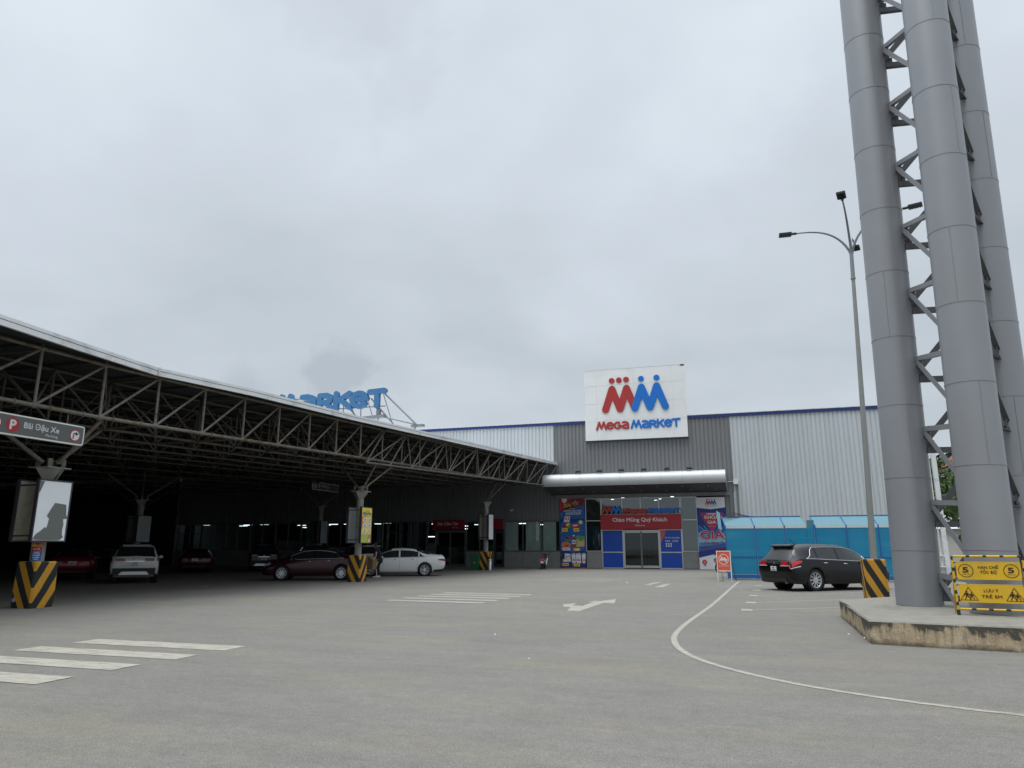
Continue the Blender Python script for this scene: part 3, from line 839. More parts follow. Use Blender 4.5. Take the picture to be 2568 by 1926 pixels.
for xe in (CX0 + .002, CX1 - .002):
    pts = [(xe, y_, z_) for y_, z_ in prof[:-1]] + [(xe, YF - .12, 5.28), (xe, YF - .06, 6.55)]
    sf.add(pts, [tuple(range(len(pts)))], 'composite_silver')
sf.build('soffit', None, ec)
be = MB()
for k in range(n_): be.box(-12.95 + k * 1.392 + .005, -12.95 + (k + 1) * 1.392 - .005, YF - .28, YF - .075, 5.02, 5.27)
be.build('beam', 'beam_grey', ec)
dl = MB()
for i in range(7):
    for j, yy in enumerate((50.3, 51.4)):
        zz_ = z9 + (5.28 - z9) * (yy - y9) / (YF - .12 - y9)
        dl.lathe([(.07, -.012), (.07, .006)], (CX0 + 1.1 + i * 1.72 + j * .5, yy, zz_ - .005), n=10, mat='aluminium')
dl.build('soffit_light', None, ec)
# floodlights standing on it, aimed at the sign board
for i, x in enumerate((-11.24, -9.61, -7.97, -6.32, -4.67, -3.07)):
    x = x * .947 - .03
    fl = empty('floodlight', (x, 49.75, 6.55), 0, 'black floodlight on the silver entrance canopy, %s of six' % ('leftmost|second from the left|third from the left|third from the right|second from the right|rightmost'.split('|')[i]), 'floodlight', 'black floodlights on the entrance canopy')
    b = MB(); b.obox((-.17, .0, .12), (.34, 0, 0), (0, .20, .12), (0, -.06, .10), 'lamp_black'); b.build('lamp_head', None, fl)
    b = MB(); b.box(-.19, -.175, -.02, .05, 0, .2, 'lamp_black'); b.box(.175, .19, -.02, .05, 0, .2, 'lamp_black'); b.box(-.175, .175, -.02, .05, 0, .02, 'lamp_black'); b.build('bracket', None, fl)
# ---- sign board
sb = wempty('sign_board', (-6.78, 52.2, 9.25), 'large white rooftop sign board with red and blue twin-peak emblem and lettering', 'sign')
b = MB(); XB0, XB1, ZB0, ZB1 = -10.52, -3.04, 9.25, 14.62
b.box(XB0, XB1, 52.06, 52.33, ZB0, ZB1)
b.build('board', 'sign_board_white', sb)
b = MB()
for z in (9.25 + 1.42, 9.25 + 2.77, 9.25 + 4.15): b.box(XB0 + .01, XB1 - .01, 52.052, 52.06, z, z + .009)
for x in (-9.62, -6.8, -3.98): b.box(x, x + .009, 52.053, 52.06, ZB0 + .01, ZB1 - .01)
b.build('panel_joint', 'seam_grey', sb)
b = MB(); b.box(XB0 - .02, XB1 - .3, 52.05, 52.34, ZB1, ZB1 + .03, 'white_trim'); b.box(XB1 - .3, XB1 - .02, 52.045, 52.34, ZB1 - .09, ZB1 + .02, 'grime_dark'); b.box(XB0 - .02, XB1 + .02, 52.05, 52.34, ZB0 - .06, ZB0, 'dark_frame')
b.build('edge_trim', None, sb)
FB = Frame((0, 52.06, 0))
def emblem(mb, fr, x, y, s, d, th, red, blue, dots=True):
    f = lambda p: (x + (p[0] + 6.78) * s, y + (p[1] - 11.53) * s)
    strokes(mb, fr, [[f(p) for p in ((-8.95, 11.53), (-8.42, 13.08), (-7.86, 11.54), (-7.33, 13.08), (-6.76, 11.54))]], .262 * s, d, red, th, step=.003 * s)
    strokes(mb, fr, [[f(p) for p in ((-6.76, 11.54), (-6.22, 13.09), (-5.65, 11.55), (-5.1, 13.11), (-4.54, 11.56))]], .262 * s, d + .03 * s, blue, th + .03 * s, step=.003 * s)
    if dots:
        for px, pz, c_ in ((-8.42, 13.73, red), (-7.88, 13.74, red), (-7.34, 13.75, red), (-6.23, 13.74, blue), (-5.09, 13.75, blue)):
            a_ = f((px, pz)); disc(mb, fr, a_[0], a_[1], .215 * s, d, c_, None, th, 18)
b = MB(); emblem(b, FB, -6.78, 11.53, 1, .07, .07, 'logo_red', 'logo_blue'); b.build('emblem', None, sb)
b = MB(); wordmark(b, FB, 'MEGA', -9.64, 10.06, .54, 2.42, .072, .05, 'logo_red', .05); b.build('lettering', None, sb)
b = MB(); wordmark(b, FB, 'MARKET', -7.06, 10.06, .54, 3.52, .072, .05, 'logo_blue', .05); b.build('lettering', None, sb)
# ---- red welcome sign
ws = wempty('welcome_sign', (-6.7, 52.1, 2.8), 'red sign above the entrance doors with white greeting lettering', 'sign')
b = MB(); b.box(-9.57, -3.84, 52.05, 52.33, 2.76, 3.79); b.build('board', 'red_sign', ws)
FW = Frame((0, 52.05, 0))
text('lettering', 'Chào Mừng Quý Khách', FW, -8.68, 3.29, .27, 'lettering_white', ws, .01, 3.85, bold=.018)
text('lettering', 'Welcome', FW, -7.08, 2.96, .12, 'lettering_white', ws, .01, .70)
# ---- letters standing on it
ls = wempty('letter_sign', (-6.7, 52.2, 3.8), 'row of red and blue sign letters standing on top of the red welcome sign', 'sign')
FL = Frame((0, 52.12, 0))
b = MB(); emblem(b, FL, -8.75, 3.90, .30, .03, .06, 'logo_red', 'logo_blue', False); b.build('emblem', None, ls)
b = MB(); wordmark(b, FL, 'MEGA', -7.85, 3.90, .30, 1.62, .055, .03, 'logo_red', .06); b.build('lettering', None, ls)
b = MB(); wordmark(b, FL, 'MARKET', -6.12, 3.90, .30, 2.2, .055, .03, 'logo_blue', .06); b.build('lettering', None, ls)
b = MB(); b.box(-9.5, -3.8, 52.20, 52.22, 3.86, 3.88); b.box(-9.5, -3.8, 52.20, 52.22, 4.16, 4.18)
for i in range(8): b.box(-9.5 + i * .81, -9.48 + i * .81, 52.201, 52.219, 3.79, 4.16)
b.build('rail', 'dark_frame', ls)
# ---- thank-you signs
tsn = wempty('exit_sign', (-21.5, 52.1, 2.8), 'dark red sign with white thank-you lettering over the shaded sliding door', 'sign')
b = MB(); b.box(-22.84, -20.2, 52.08, 52.33, 2.84, 3.56); b.build('board', 'red_sign_shaded', tsn)
FX = Frame((0, 52.08, 0))
text('lettering', 'Xin Cảm On', FX, -22.42, 3.15, .24, 'lettering_white', tsn, .01, 1.72, bold=.015)
b = MB(); capsule(b, FX, (-21.09, 3.39), (-21.07, 3.45), .018, .012, 'lettering_white'); b.build('lettering', None, tsn)
text('lettering', 'Thank You', FX, -21.2, 2.93, .09, 'lettering_white', tsn, .01, .5)
tsn = wempty('blank_red_sign', (-17.4, 52.1, 2.8), 'short blank red sign over the narrow side door', 'sign')
b = MB(); b.box(-18.3, -17.03, 52.08, 52.33, 2.80, 3.57, 'red_sign_shaded'); b.build('board', None, tsn)
b = MB(); b.box(-18.33, -17.0, 52.06, 52.08, 3.55, 3.59, 'dark_frame'); b.box(-18.33, -17.0, 52.06, 52.08, 2.78, 2.82, 'dark_frame'); b.build('edge_trim', None, tsn)

# ---- left banner
lb = wempty('sale_banner', (-11.7, 52.2, 0), 'tall blue and red sale banner with pictures of groceries left of the entrance', 'banner')
FP = Frame((-12.6, 52.2, 0)); Wp, Hp = 1.83, 5.04
b = MB(); b.box(-12.6, -12.6 + Wp, 52.2, 52.3, 0, Hp, 'ink_azure'); b.build('board', None, lb)
b = MB()
poly(b, FP, [(0, 5.03), (1.82, 5.03), (1.82, 4.45), (1.25, 4.42), (.5, 4.15), (0, 4.02)], .004, 'ink_maroon')
poly(b, FP, [(0, 5.03), (.9, 5.03), (.2, 4.25), (0, 4.1)], .006, 'ink_crimson')
poly(b, FP, [(.12, 5.03), (.52, 5.03), (.50, 4.82), (.32, 4.68), (.14, 4.82)], .008, 'ink_white')
rect(b, FP, 0, 1.82, 3.28, 3.55, .004, 'ink_navy')
poly(b, FP, [(0, .06), (1.82, .06), (1.82, 1.3), (.9, 1.15), (0, 1.3)], .004, 'ink_navy')
rect(b, FP, 0, 1.82, 0, .06, .006, 'ink_crimson')
poly(b, FP, [(.30, 4.28), (1.45, 4.55), (1.47, 4.72), (.9, 4.35), (.34, 4.22)], .006, 'ink_black')
capsule(b, FP, (.48, 3.92), (1.50, 3.92), .065, .006, 'ink_white'); capsule(b, FP, (.52, 3.92), (1.46, 3.92), .022, .009, 'ink_navy')
# grocery pictures
def blobp(x, y, rx, ry, c, d, rot=0): disc(b, FP, x, y, rx, d, 'ink_' + c, ry, 0, 16, rot)
blobp(.48, 3.0, .32, .20, 'green', .006, .3); blobp(.36, 3.02, .18, .16, 'maroon', .008, .5); blobp(.55, 3.12, .16, .09, 'yellow', .010, .6); blobp(.42, 2.95, .12, .08, 'crimson', .012)
blobp(1.15, 3.02, .34, .20, 'crimson', .006, .1); blobp(1.52, 3.28, .22, .17, 'green', .007); blobp(1.53, 3.28, .12, .12, 'white', .009); blobp(1.12, 3.05, .2, .06, 'white', .009, .1)
for x, y in ((.12, 2.62), (.98, 2.62)): rect(b, FP, x, x + .42, y, y + .24, .014, 'ink_yellow'); rect(b, FP, x + .05, x + .36, y + .07, y + .17, .017, 'ink_orange')
blobp(.52, 2.10, .24, .16, 'green', .006, -.5); blobp(.50, 2.14, .20, .10, 'maroon', .008, -.5); blobp(.42, 2.2, .09, .05, 'black', .010)
blobp(.40, 1.66, .36, .22, 'pink', .008); blobp(.36, 1.72, .26, .12, 'orange', .010, .2); blobp(.44, 1.60, .18, .07, 'crimson', .012, .2)
rect(b, FP, .12, .72, 1.26, 1.46, .014, 'ink_white'); rect(b, FP, .2, .64, 1.34, 1.39, .016, 'ink_crimson')
poly(b, FP, [(.84, 1.5), (.84, 2.05), (.92, 2.2), (.92, 2.35), (1.06, 2.35), (1.06, 2.2), (1.14, 2.05), (1.14, 1.5)], .008, 'ink_brown'); rect(b, FP, .85, 1.13, 1.72, 2.0, .010, 'ink_white'); rect(b, FP, .91, 1.07, 2.28, 2.36, .011, 'ink_white'); rect(b, FP, .90, 1.08, 1.8, 1.9, .013, 'ink_violet')
poly(b, FP, [(1.18, 1.5), (1.18, 2.25), (1.30, 2.33), (1.78, 2.25), (1.78, 1.55)], .007, 'ink_tan'); poly(b, FP, [(1.19, 2.05), (1.19, 2.25), (1.30, 2.32), (1.77, 2.24), (1.77, 2.0)], .009, 'ink_green')
blobp(1.48, 2.02, .15, .12, 'green', .011); rect(b, FP, 1.30, 1.66, 1.64, 1.86, .010, 'ink_gold')
rect(b, FP, .96, 1.42, 1.24, 1.42, .014, 'ink_yellow'); disc(b, FP, .97, 1.3, .08, .016, 'ink_orange')
rect(b, FP, .10, .30, .62, 1.02, .007, 'ink_black'); poly(b, FP, [(.28, .68), (.30, 1.06), (.72, 1.02), (.72, .66)], .009, 'ink_white'); disc(b, FP, .62, .84, .05, .011, 'ink_violet'); rect(b, FP, .34, .5, .76, .84, .011, 'ink_violet')
poly(b, FP, [(.16, .42), (.14, .64), (.76, .70), (.80, .46)], .012, 'ink_tan'); poly(b, FP, [(.20, .45), (.19, .60), (.70, .65), (.72, .48)], .014, 'ink_white')
rect(b, FP, .12, .58, .16, .36, .016, 'ink_yellow'); disc(b, FP, .12, .27, .08, .018, 'ink_orange'); rect(b, FP, .2, .52, .22, .29, .018, 'ink_brown')
for k, x in enumerate((.82, 1.14, 1.58)):
    w_ = .28 if k != 1 else .36
    poly(b, FP, [(x + .03, .36), (x - .02, .95), (x + .06, 1.06), (x + w_ - .06, 1.08), (x + w_, .95), (x + w_ + (.0 if k < 2 else -.05), .36)], .008 + .002 * k, 'ink_white')
    rect(b, FP, x + .08, x + w_ - .08, .99, 1.03, .014, 'ink_black'); rect(b, FP, x + .06, x + w_ - .03, .54, .62, .014, 'ink_crimson'); disc(b, FP, x + .15, .7, .03, .014, 'ink_violet')
rect(b, FP, .95, 1.42, .14, .32, .018, 'ink_yellow'); disc(b, FP, .95, .24, .08, .020, 'ink_orange'); rect(b, FP, 1.04, 1.36, .19, .26, .020, 'ink_brown')
poly(b, FP, [(.24, 3.30), (.34, 3.74), (.74, 3.74), (.70, 3.30)], .007, 'ink_white')
rr = random.Random(9)
for i in range(46):
    disc(b, FP, rr.uniform(.05, 1.78), rr.uniform(.12, 4.9), rr.uniform(.010, .028), .0225, 'ink_white' if rr.random() < .7 else 'ink_sky', None, 0, 8)
b.build('printed_picture', None, lb)
text('lettering', 'DEAL TỐT', FP, .32, 4.36, .25, 'ink_gold', lb, .012, 1.12, bold=.03, rot=.16)
text('lettering', 'THƯƠNG HIỆU RIÊNG', FP, .26, 4.06, .11, 'lettering_white', lb, .010, 1.38, bold=.02)
text('lettering', 'SỐ NGÀY', FP, .70, 4.24, .07, 'lettering_white', lb, .010, .42)
text('lettering', 'X5', FP, .30, 3.44, .26, 'ink_crimson', lb, .010, .38, bold=.03)
# ---- right banner
rb = wempty('price_lock_banner', (-1.8, 52.2, 0), 'tall navy and white banner with red shield right of the entrance', 'banner')
FR = Frame((-2.75, 52.2, 0)); Wr, Hr = 1.94, 4.92
b = MB(); b.box(-2.75, -2.75 + Wr, 52.2, 52.3, 0, Hr, 'ink_navy'); b.build('board', None, rb)
b = MB()
poly(b, FR, [(0, 4.91), (1.93, 4.91), (1.93, 4.28), (1.93, 4.20), (.98, 4.08), (0, 4.20)], .004, 'ink_white')
poly(b, FR, [(0, .01), (1.93, .01), (1.93, .75), (.98, 1.0), (0, .78)], .004, 'ink_white')
poly(b, FR, [(0, 1.2), (1.93, 1.5), (1.93, 3.0), (.98, 2.5), (0, 2.95)], .003, 'ink_azure')
poly(b, FR, [(0, 1.55), (1.93, 1.75), (1.93, 2.55), (.98, 2.3), (0, 2.5)], .005, 'ink_cyan')
poly(b, FR, [(0, 1.75), (1.93, 1.85), (1.93, 2.25), (.98, 2.1), (0, 2.2)], .007, 'ink_sky')
for a_ in range(6): poly(b, FR, [(.98, 2.2), (.02 + a_ * .36, 2.95), (.10 + a_ * .36, 2.98)], .006, 'ink_cyan')
poly(b, FR, [(.22, 3.86), (1.75, 3.86), (1.78, 3.74), (1.14, 2.60), (.98, 2.52), (.84, 2.60), (.20, 3.74)], .009, 'ink_violet')
poly(b, FR, [(.28, 3.82), (1.68, 3.82), (1.72, 3.72), (1.10, 2.72), (.98, 2.66), (.86, 2.72), (.25, 3.72)], .012, 'ink_crimson')
rect(b, FR, .93, 1.03, 3.0, 3.12, .014, 'ink_violet'); rect(b, FR, .74, 1.22, 2.90, 2.94, .014, 'ink_pink'); rect(b, FR, .66, 1.3, 3.73, 3.80, .014, 'ink_white')
disc(b, FR, .34, .48, .17, .008, 'ink_crimson'); disc(b, FR, .34, .48, .10, .010, 'ink_pink'); poly(b, FR, [(.24, .3), (.46, .3), (.38, .2)], .010, 'ink_azure')
disc(b, FR, 1.1, .62, .15, .008, 'ink_crimson'); disc(b, FR, 1.1, .62, .09, .010, 'ink_pink')
emblem(b, FR, .98, 4.42, .155, .010, .0, 'ink_crimson', 'ink_azure')
b.build('printed_picture', None, rb)
text('lettering', 'KHÓA', FR, .98, 3.42, .24, 'lettering_white', rb, .017, .92, 'CENTER', .02)
text('lettering', 'GIÁ', FR, .98, 3.10, .20, 'lettering_white', rb, .019, .56, 'CENTER', .02)
text('lettering', 'GIÁ', FR, .98, 2.06, .52, 'ink_maroon', rb, .012, 1.72, 'CENTER', .07)
text('lettering', 'GIÁ', FR, .96, 2.09, .52, 'lettering_white', rb, .015, 1.68, 'CENTER', .055)
text('lettering', 'GIÁ', FR, .96, 2.09, .52, 'ink_crimson', rb, .018, 1.62, 'CENTER', .03)
text('lettering', 'LUÔN BÌNH ỔN', FR, .98, 1.68, .18, 'ink_maroon', rb, .015, 1.66, 'CENTER', .02)
text('lettering', 'SUỐT 3 THÁNG', FR, .98, 1.34, .19, 'ink_maroon', rb, .015, 1.66, 'CENTER', .02)
text('lettering', 'MEGA MARKET', FR, .98, 4.27, .07, 'ink_violet', rb, .012, .72, 'CENTER')
# ---- wall fittings
cb = wempty('junction_box', (-.02, 52.2, 5.9), 'grey junction box with two conduits on the wall right of the entrance canopy', 'junction box')
b = MB(); b.box(-.16, .16, 52.1, 52.34, 5.78, 6.1, 'white_trim'); b.build('housing', None, cb)
b = MB(); b.tube((.02, 52.3, 0), (.02, 52.3, 5.78), .028, 6, 'galvanised'); b.tube((.12, 52.3, 0), (.12, 52.3, 5.78), .028, 6, 'galvanised'); b.tube((-.16, 52.25, 5.95), (-.55, 52.25, 5.95), .05, 6, 'galvanised'); b.build('conduit', None, cb)
b = MB(); b.tube((-16.3, 52.3, 4.3), (-16.3, 51.9, 4.25), .03, 6, 'white_trim'); b.box(-16.4, -16.2, 51.8, 52.05, 4.14, 4.26, 'white_trim')
tag(b.build('wall_lamp'), 'small pale lamp on the dark ribbed wall above the blinds', 'lamp')

# ================================================================== PARKING CANOPY
pc = wempty('parking_canopy', (-17.3, 14.3, 0), 'huge dark parking canopy of rusty steel trusses with a white roof edge', 'canopy')
def zt(y): return 6.37 + .031 * max(0, y - 15)
def xt(y): return -16.45 + .0555 * (y - 12.1)
FK = [(-11.5, -30), (-14.4, 3), (-15.40, 10.97), (-15.59, 13.19), (-15.87, 16.15), (-15.38, 19.87), (-15.09, 26.16), (-14.60, 31.55), (-13.97, 38.15), (-12.72, 52.34)]  # near end runs on out of view to keep the space beneath dark
def xf(y):
    for (xa, ya), (xb, yb) in zip(FK, FK[1:]):
        if y <= yb: return xa + (xb - xa) * (y - ya) / (yb - ya)
    return FK[-1][0]
XL = -78  # unseen left reach of the roof, stretched to hold back light
ys = [p[1] for p in FK]
b = MB(); v = []
for y in ys: v += [(xf(y) - .12, y, zt(y) + .12), (XL, y, zt(y) + .12)]
b.add(v, [(2 * i, 2 * i + 1, 2 * i + 3, 2 * i + 2) for i in range(len(ys) - 1)], 'roof_underside')
b.add([(x, y, z + .06) for x, y, z in v], [(2 * i, 2 * i + 2, 2 * i + 3, 2 * i + 1) for i in range(len(ys) - 1)], 'fascia_white')
# ribs of the sheeting seen from below
x = -17.6
while x > -48:
    for (ya, yb) in zip(ys[1:], ys[2:]):
        b.obox((x, ya, zt(ya) + .10), (.10, 0, 0), (0, yb - ya, zt(yb) - zt(ya)), (0, 0, .015), 'roof_underside')
    x -= .55
b.build('roof', None, pc)
b = MB()
for (xa, ya), (xb, yb) in zip(FK, FK[1:]):
    za, zb_ = zt(ya), zt(yb)
    for (o0, o1, h0, h1, mt) in ((0, .05, -.02, .11, 'fascia_white'), (-.03, .0, .11, .125, 'dark_frame'), (.03, .06, .125, .21, 'fascia_white')):
        b.obox((xa - .12 + o0, ya, za + h0), (o1 - o0 + .03, 0, 0), (xb - xa, yb - ya, zb_ - za), (0, 0, h1 - h0), mt)
for y in (8.2, 16.15, 24.5, 31.55, 40): b.obox((xf(y) - .04, y - .015, zt(y) - .03), (.06, 0, 0), (0, .03, 0), (0, 0, .25), 'seam_grey')
b.build('fascia', None, pc)
# purlins
b = MB()
y = -28.0
while y < 52:
    b.box(XL + 1, xt(y) - .2, y - .04, y + .04, zt(y) + .05, zt(y) + .098); y += 1.85
b.build('purlin', 'purlin', pc)
PIT = 1.83
def yn(i): return 1.9 + PIT * i
NN = 28
def truss(off, name, mat, r, y0=0, y1=NN, parent=pc, diag2=True):
    tp = [Vector((xt(yn(i)) + off, yn(i), zt(yn(i)))) for i in range(y0, y1)]
    bt = [Vector((xt(yn(i)) + off, yn(i), zt(yn(i)) - 1.45)) for i in range(y0, y1)]
    if off == 0:
        t_ = MB(); t_.path(tp, r, 8)
        o = t_.build(name, mat, parent)
        t_ = MB(); t_.path(bt, r * 1.05, 8); t_.build('bottom_chord', mat, o)
        t_ = MB()
        for i in range(len(tp)):
            t_.tube(bt[i], tp[i], r * .8, 7)
            if i < len(tp) - 1: t_.tube(bt[i], tp[i + 1], r * .75, 7)
        t_.build('web', mat, o)
        t_ = MB()
        for i in range(len(tp)):
            t_.ell(tp[i], .085, .085, .085, None, 5); t_.ell(bt[i], .085, .085, .085, None, 5)
            t_.tube(tp[i], tp[i] + Vector((0, 0, .1)), .04, 6)
        for i in range(len(tp) - 1):
            for k_ in (.22, .72): m_ = bt[i].lerp(bt[i + 1], k_); q_ = bt[i].lerp(bt[i + 1], k_ + .02); t_.tube(m_, q_, r * 1.5, 7)
        tag(t_.build('node', 'rusty_steel', o), kind='stuff')
    else:
        t_ = MB(); t_.path(tp, r, 5); t_.path(bt, r, 5)
        for i in range(len(tp)):
            t_.tube(bt[i], tp[i], r * .8, 5, None, None, True, False)
            if i < len(tp) - 1:
                if int(round(-off / 1.85)) % 2: t_.tube(tp[i], bt[i + 1], r * .75, 5, None, None, True, False)
                else: t_.tube(bt[i], tp[i + 1], r * .75, 5, None, None, True, False)
            t_.ell(bt[i], .07, .07, .07, None, 4)
        o = t_.build(name, mat, parent)
    return o
truss(0, 'truss', 'rusty_steel', .052)
for j, off in enumerate((-1.85, -3.7, -5.55, -7.4, -9.25, -12.95, -16.65, -20.35, -24.05, -29.6, -35.15)):
    truss(off, 'truss', 'inner_steel', .048 if j < 3 else .04)
# diagonals tying the outer truss to the next, in the lower and slanted planes
b = MB()
for i in range(0, NN - 1):
    a = Vector((xt(yn(i)), yn(i), zt(yn(i)) - 1.45)); c = Vector((xt(yn(i + 1)) - 1.85, yn(i + 1), zt(yn(i + 1)) - 1.45)); d = Vector((xt(yn(i + 1)) - 1.85, yn(i + 1), zt(yn(i + 1))))
    b.tube(a, c, .034, 6); b.tube(a, d, .032, 6)
    if i % 2: b.tube(Vector((xt(yn(i)), yn(i), zt(yn(i)))), c, .030, 6)
b.build('cross_bracing', 'inner_steel', pc)
# trusses running across
for i in range(0, NN, 2):
    y = yn(i); b = MB(); n = 12 if i < 20 else 10
    tp = [Vector((xt(y) - 1.85 * k, y + .005, zt(y) - .02)) for k in range(n * 2)]
    bt = [Vector((xt(y) - 1.85 * k, y + .005, zt(y) - 1.43)) for k in range(n * 2)]
    for k in range(len(tp) - 1):
        b.tube(tp[k], tp[k + 1], .034, 5, None, None, True, False); b.tube(bt[k], bt[k + 1], .036, 5, None, None, True, False)
        if k % 2: b.tube(tp[k], bt[k + 1], .03, 5, None, None, True, False)
        else: b.tube(bt[k], tp[k + 1], .03, 5, None, None, True, False)
    b.build('cross_truss', 'inner_steel', pc)
# splayed outer truss towards the store
ot = [Vector((-15.28 + (2.6) * k / 12, 29.2 + 22.4 * k / 12, 6.78 + .68 * k / 12)) for k in range(13)]
ob_ = [Vector((-15.2 + 2.15 * k / 12, 27.4 + 22.4 * k / 12, 5.06 + .75 * k / 12)) for k in range(13)]
b = MB(); b.path(ot, .045, 7); b.path(ob_, .05, 7)
for k in range(13):
    b.tube(ob_[k], ot[k], .038, 7)
    if k < 12: b.tube(ob_[k + 1], ot[k], .034, 7) if k % 2 else b.tube(ob_[k], ot[k + 1], .034, 7)
b.build('truss', 'inner_steel', pc)
# walls added to keep light out from under the canopy
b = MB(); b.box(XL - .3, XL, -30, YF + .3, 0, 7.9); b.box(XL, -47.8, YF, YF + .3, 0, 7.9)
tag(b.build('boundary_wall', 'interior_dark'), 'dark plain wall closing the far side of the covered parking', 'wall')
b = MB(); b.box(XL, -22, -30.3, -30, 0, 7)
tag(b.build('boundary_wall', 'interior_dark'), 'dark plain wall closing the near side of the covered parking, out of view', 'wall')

# columns (parts of the canopy) with striped blocks, light boxes
COLS = [(-17.3, 14.3, .165), (-16.38, 29.15, .16), (-16.42, 46.45, .17), (-31.65, 32.0, .17), (-30.3, 48.0, .2), (-47, 31, .2), (-46, 46.5, .2), (-32.5, 15.5, .2)]
for i, (x, y, r) in enumerate(COLS):
    b = MB(); zc = zt(y) - 2.95
    b.lathe([(r, 0), (r, zc)], (x, y, 0), n=18, mat='column_concrete')
    o = b.build('column', None, pc)
    b = MB(); b.obox((x - .17, y - .17, zc), (.34, 0, 0), (0, .34, 0), (0, 0, .10), 'column_concrete')
    for k in range(4):
        a = PI / 4 + k * PI / 2
        b.add([(x + .19 * math.cos(a - .6), y + .19 * math.sin(a - .6), zc - .22), (x + .19 * math.cos(a + .6), y + .19 * math.sin(a + .6), zc - .22), (x + .42 * math.cos(a + PI / 4), y + .42 * math.sin(a + PI / 4), zc + .1), (x + .42 * math.cos(a - PI / 4), y + .42 * math.sin(a - PI / 4), zc + .1)], [(0, 1, 2, 3)], 'column_concrete')
    b.box(x - .34, x + .34, y - .34, y + .34, zc + .1, zc + .13, 'column_concrete')
    for dx, dy in ((.2, .2), (-.2, .2), (.2, -.2), (-.2, -.2), (0, 0)): b.obox((x + dx - .02, y + dy - .06, zc + .13), (.04, 0, 0), (0, .12, 0), (0, 0, .22), 'rusty_steel')
    b.build('capital', None, o)
    b = MB(); zb = zt(y) - 1.45
    ends = {0: [(-18.05, 16.4), (-18.1, 12.6), (-16.4, 14.9)], 1: [(-18.2, 30.3), (-16.4, 30.5), (-15.9, 31.3)], 2: [(-17.4, 47.3), (-16.1, 47.7), (-15.5, 47.9)]}.get(i, [(x - 1.3, y - 1.3), (x + 1.3, y - 1.3), (x + 1.3, y + 1.3), (x - 1.3, y + 1.3)])
    for ex, ey in ends:
        d = Vector((ex - x, ey - y, 0)).normalized() * .18
        b.tube((x + d.x, y + d.y, zc + .25), (ex, ey, zb), 0.058 if i == 0 else .05, 8)
    b.build('strut', 'rusty_steel', o)
def stripe_block(x, y, w, h, z=0, label='', mat='hazard_stripes'):
    o = MB(); c = .04; w2 = w / 2
    v = []
    for zz_, s_ in ((0, 1.0), (h * .35, 1.02), (h - c, .985), (h, .93)):
        k = w2 * s_
        v += [(-k + c, -k, zz_), (k - c, -k, zz_), (k, -k + c, zz_), (k, k - c, zz_), (k - c, k, zz_), (-k + c, k, zz_), (-k, k - c, zz_), (-k, -k + c, zz_)]
    f = [(r_ * 8 + i, r_ * 8 + (i + 1) % 8, (r_ + 1) * 8 + (i + 1) % 8, (r_ + 1) * 8 + i) for r_ in range(3) for i in range(8)]
    o.add(v, f, mat); o.add(v[-8:], [tuple(range(8))], 'column_concrete')
    ob = o.build('striped_block', None, None, (x, y, z))
    return tag(ob, label, 'bollard block', 'black and yellow striped concrete blocks')
sb0 = stripe_block(-17.36, 14.40, .67, 1.14, 0, 'black and yellow striped concrete block round the nearest canopy column, with a round hole')
b = MB(); b.lathe([(.055, -.352), (.055, -.34)], (-.22, 0, .20), 'y', 16, 'lightbox_grey'); b.build('drain_hole', None, sb0)
stripe_block(-16.38, 29.15, .64, 1.14, 0, 'striped concrete block beside the person holding brown cardboard', 'hazard_stripes_small')
stripe_block(-16.42, 46.45, .68, 1.20, 0, 'striped concrete block next to the green wheelie bin near the store', 'hazard_stripes_small')
stripe_block(3.70, 23.75, .60, 1.16, 0, 'diagonally striped concrete block round the foot of the lamp post', 'hazard_stripes_flat')
# light boxes: two upright panels sandwiching a column
def light_box(x, y, z0, z1, w, label, near_mat, far_mat, near=None, dx=.33, frame='dark_frame'):
    lb_ = wempty('light_box', (x, y, z0), label, 'light box', 'upright advertising light boxes on the canopy columns')
    for sx, mt, nm in ((dx, near_mat, 'front_panel'), (-dx, far_mat, 'back_panel')):
        b = MB(); t_ = .05
        xx = x + sx
        for (a, c_, e, g_) in ((y - w / 2, y - w / 2 + .035, z0, z1), (y + w / 2 - .035, y + w / 2, z0, z1), (y - w / 2 + .035, y + w / 2 - .035, z0, z0 + .035), (y - w / 2 + .035, y + w / 2 - .035, z1 - .035, z1)):
            b.box(xx - t_, xx + t_, a, c_, e, g_, frame)
        b.box(xx - t_ + .012, xx + t_ - .012, y - w / 2 + .035, y + w / 2 - .035, z0 + .035, z1 - .035, mt)
        b.build(nm, None, lb_)
    b = MB()
    for zz_ in (z0 + .15, z1 - .15): b.box(x - dx + .05, x + dx - .05, y - w / 2 + .03, y - w / 2 + .06, zz_ - .02, zz_ + .02); b.box(x - dx + .05, x + dx - .05, y + w / 2 - .06, y + w / 2 - .03, zz_ - .02, zz_ + .02)
    b.build('bracket', frame, lb_)
    return lb_, Frame((x + dx + .05, y - w / 2, z0), (0, 1, 0))
L1, FA = light_box(-17.28, 14.22, 1.63, 3.20, .98, 'cracked white light box on the nearest canopy column under the parking sign', 'lightbox_white', 'lightbox_olive')
b = MB()
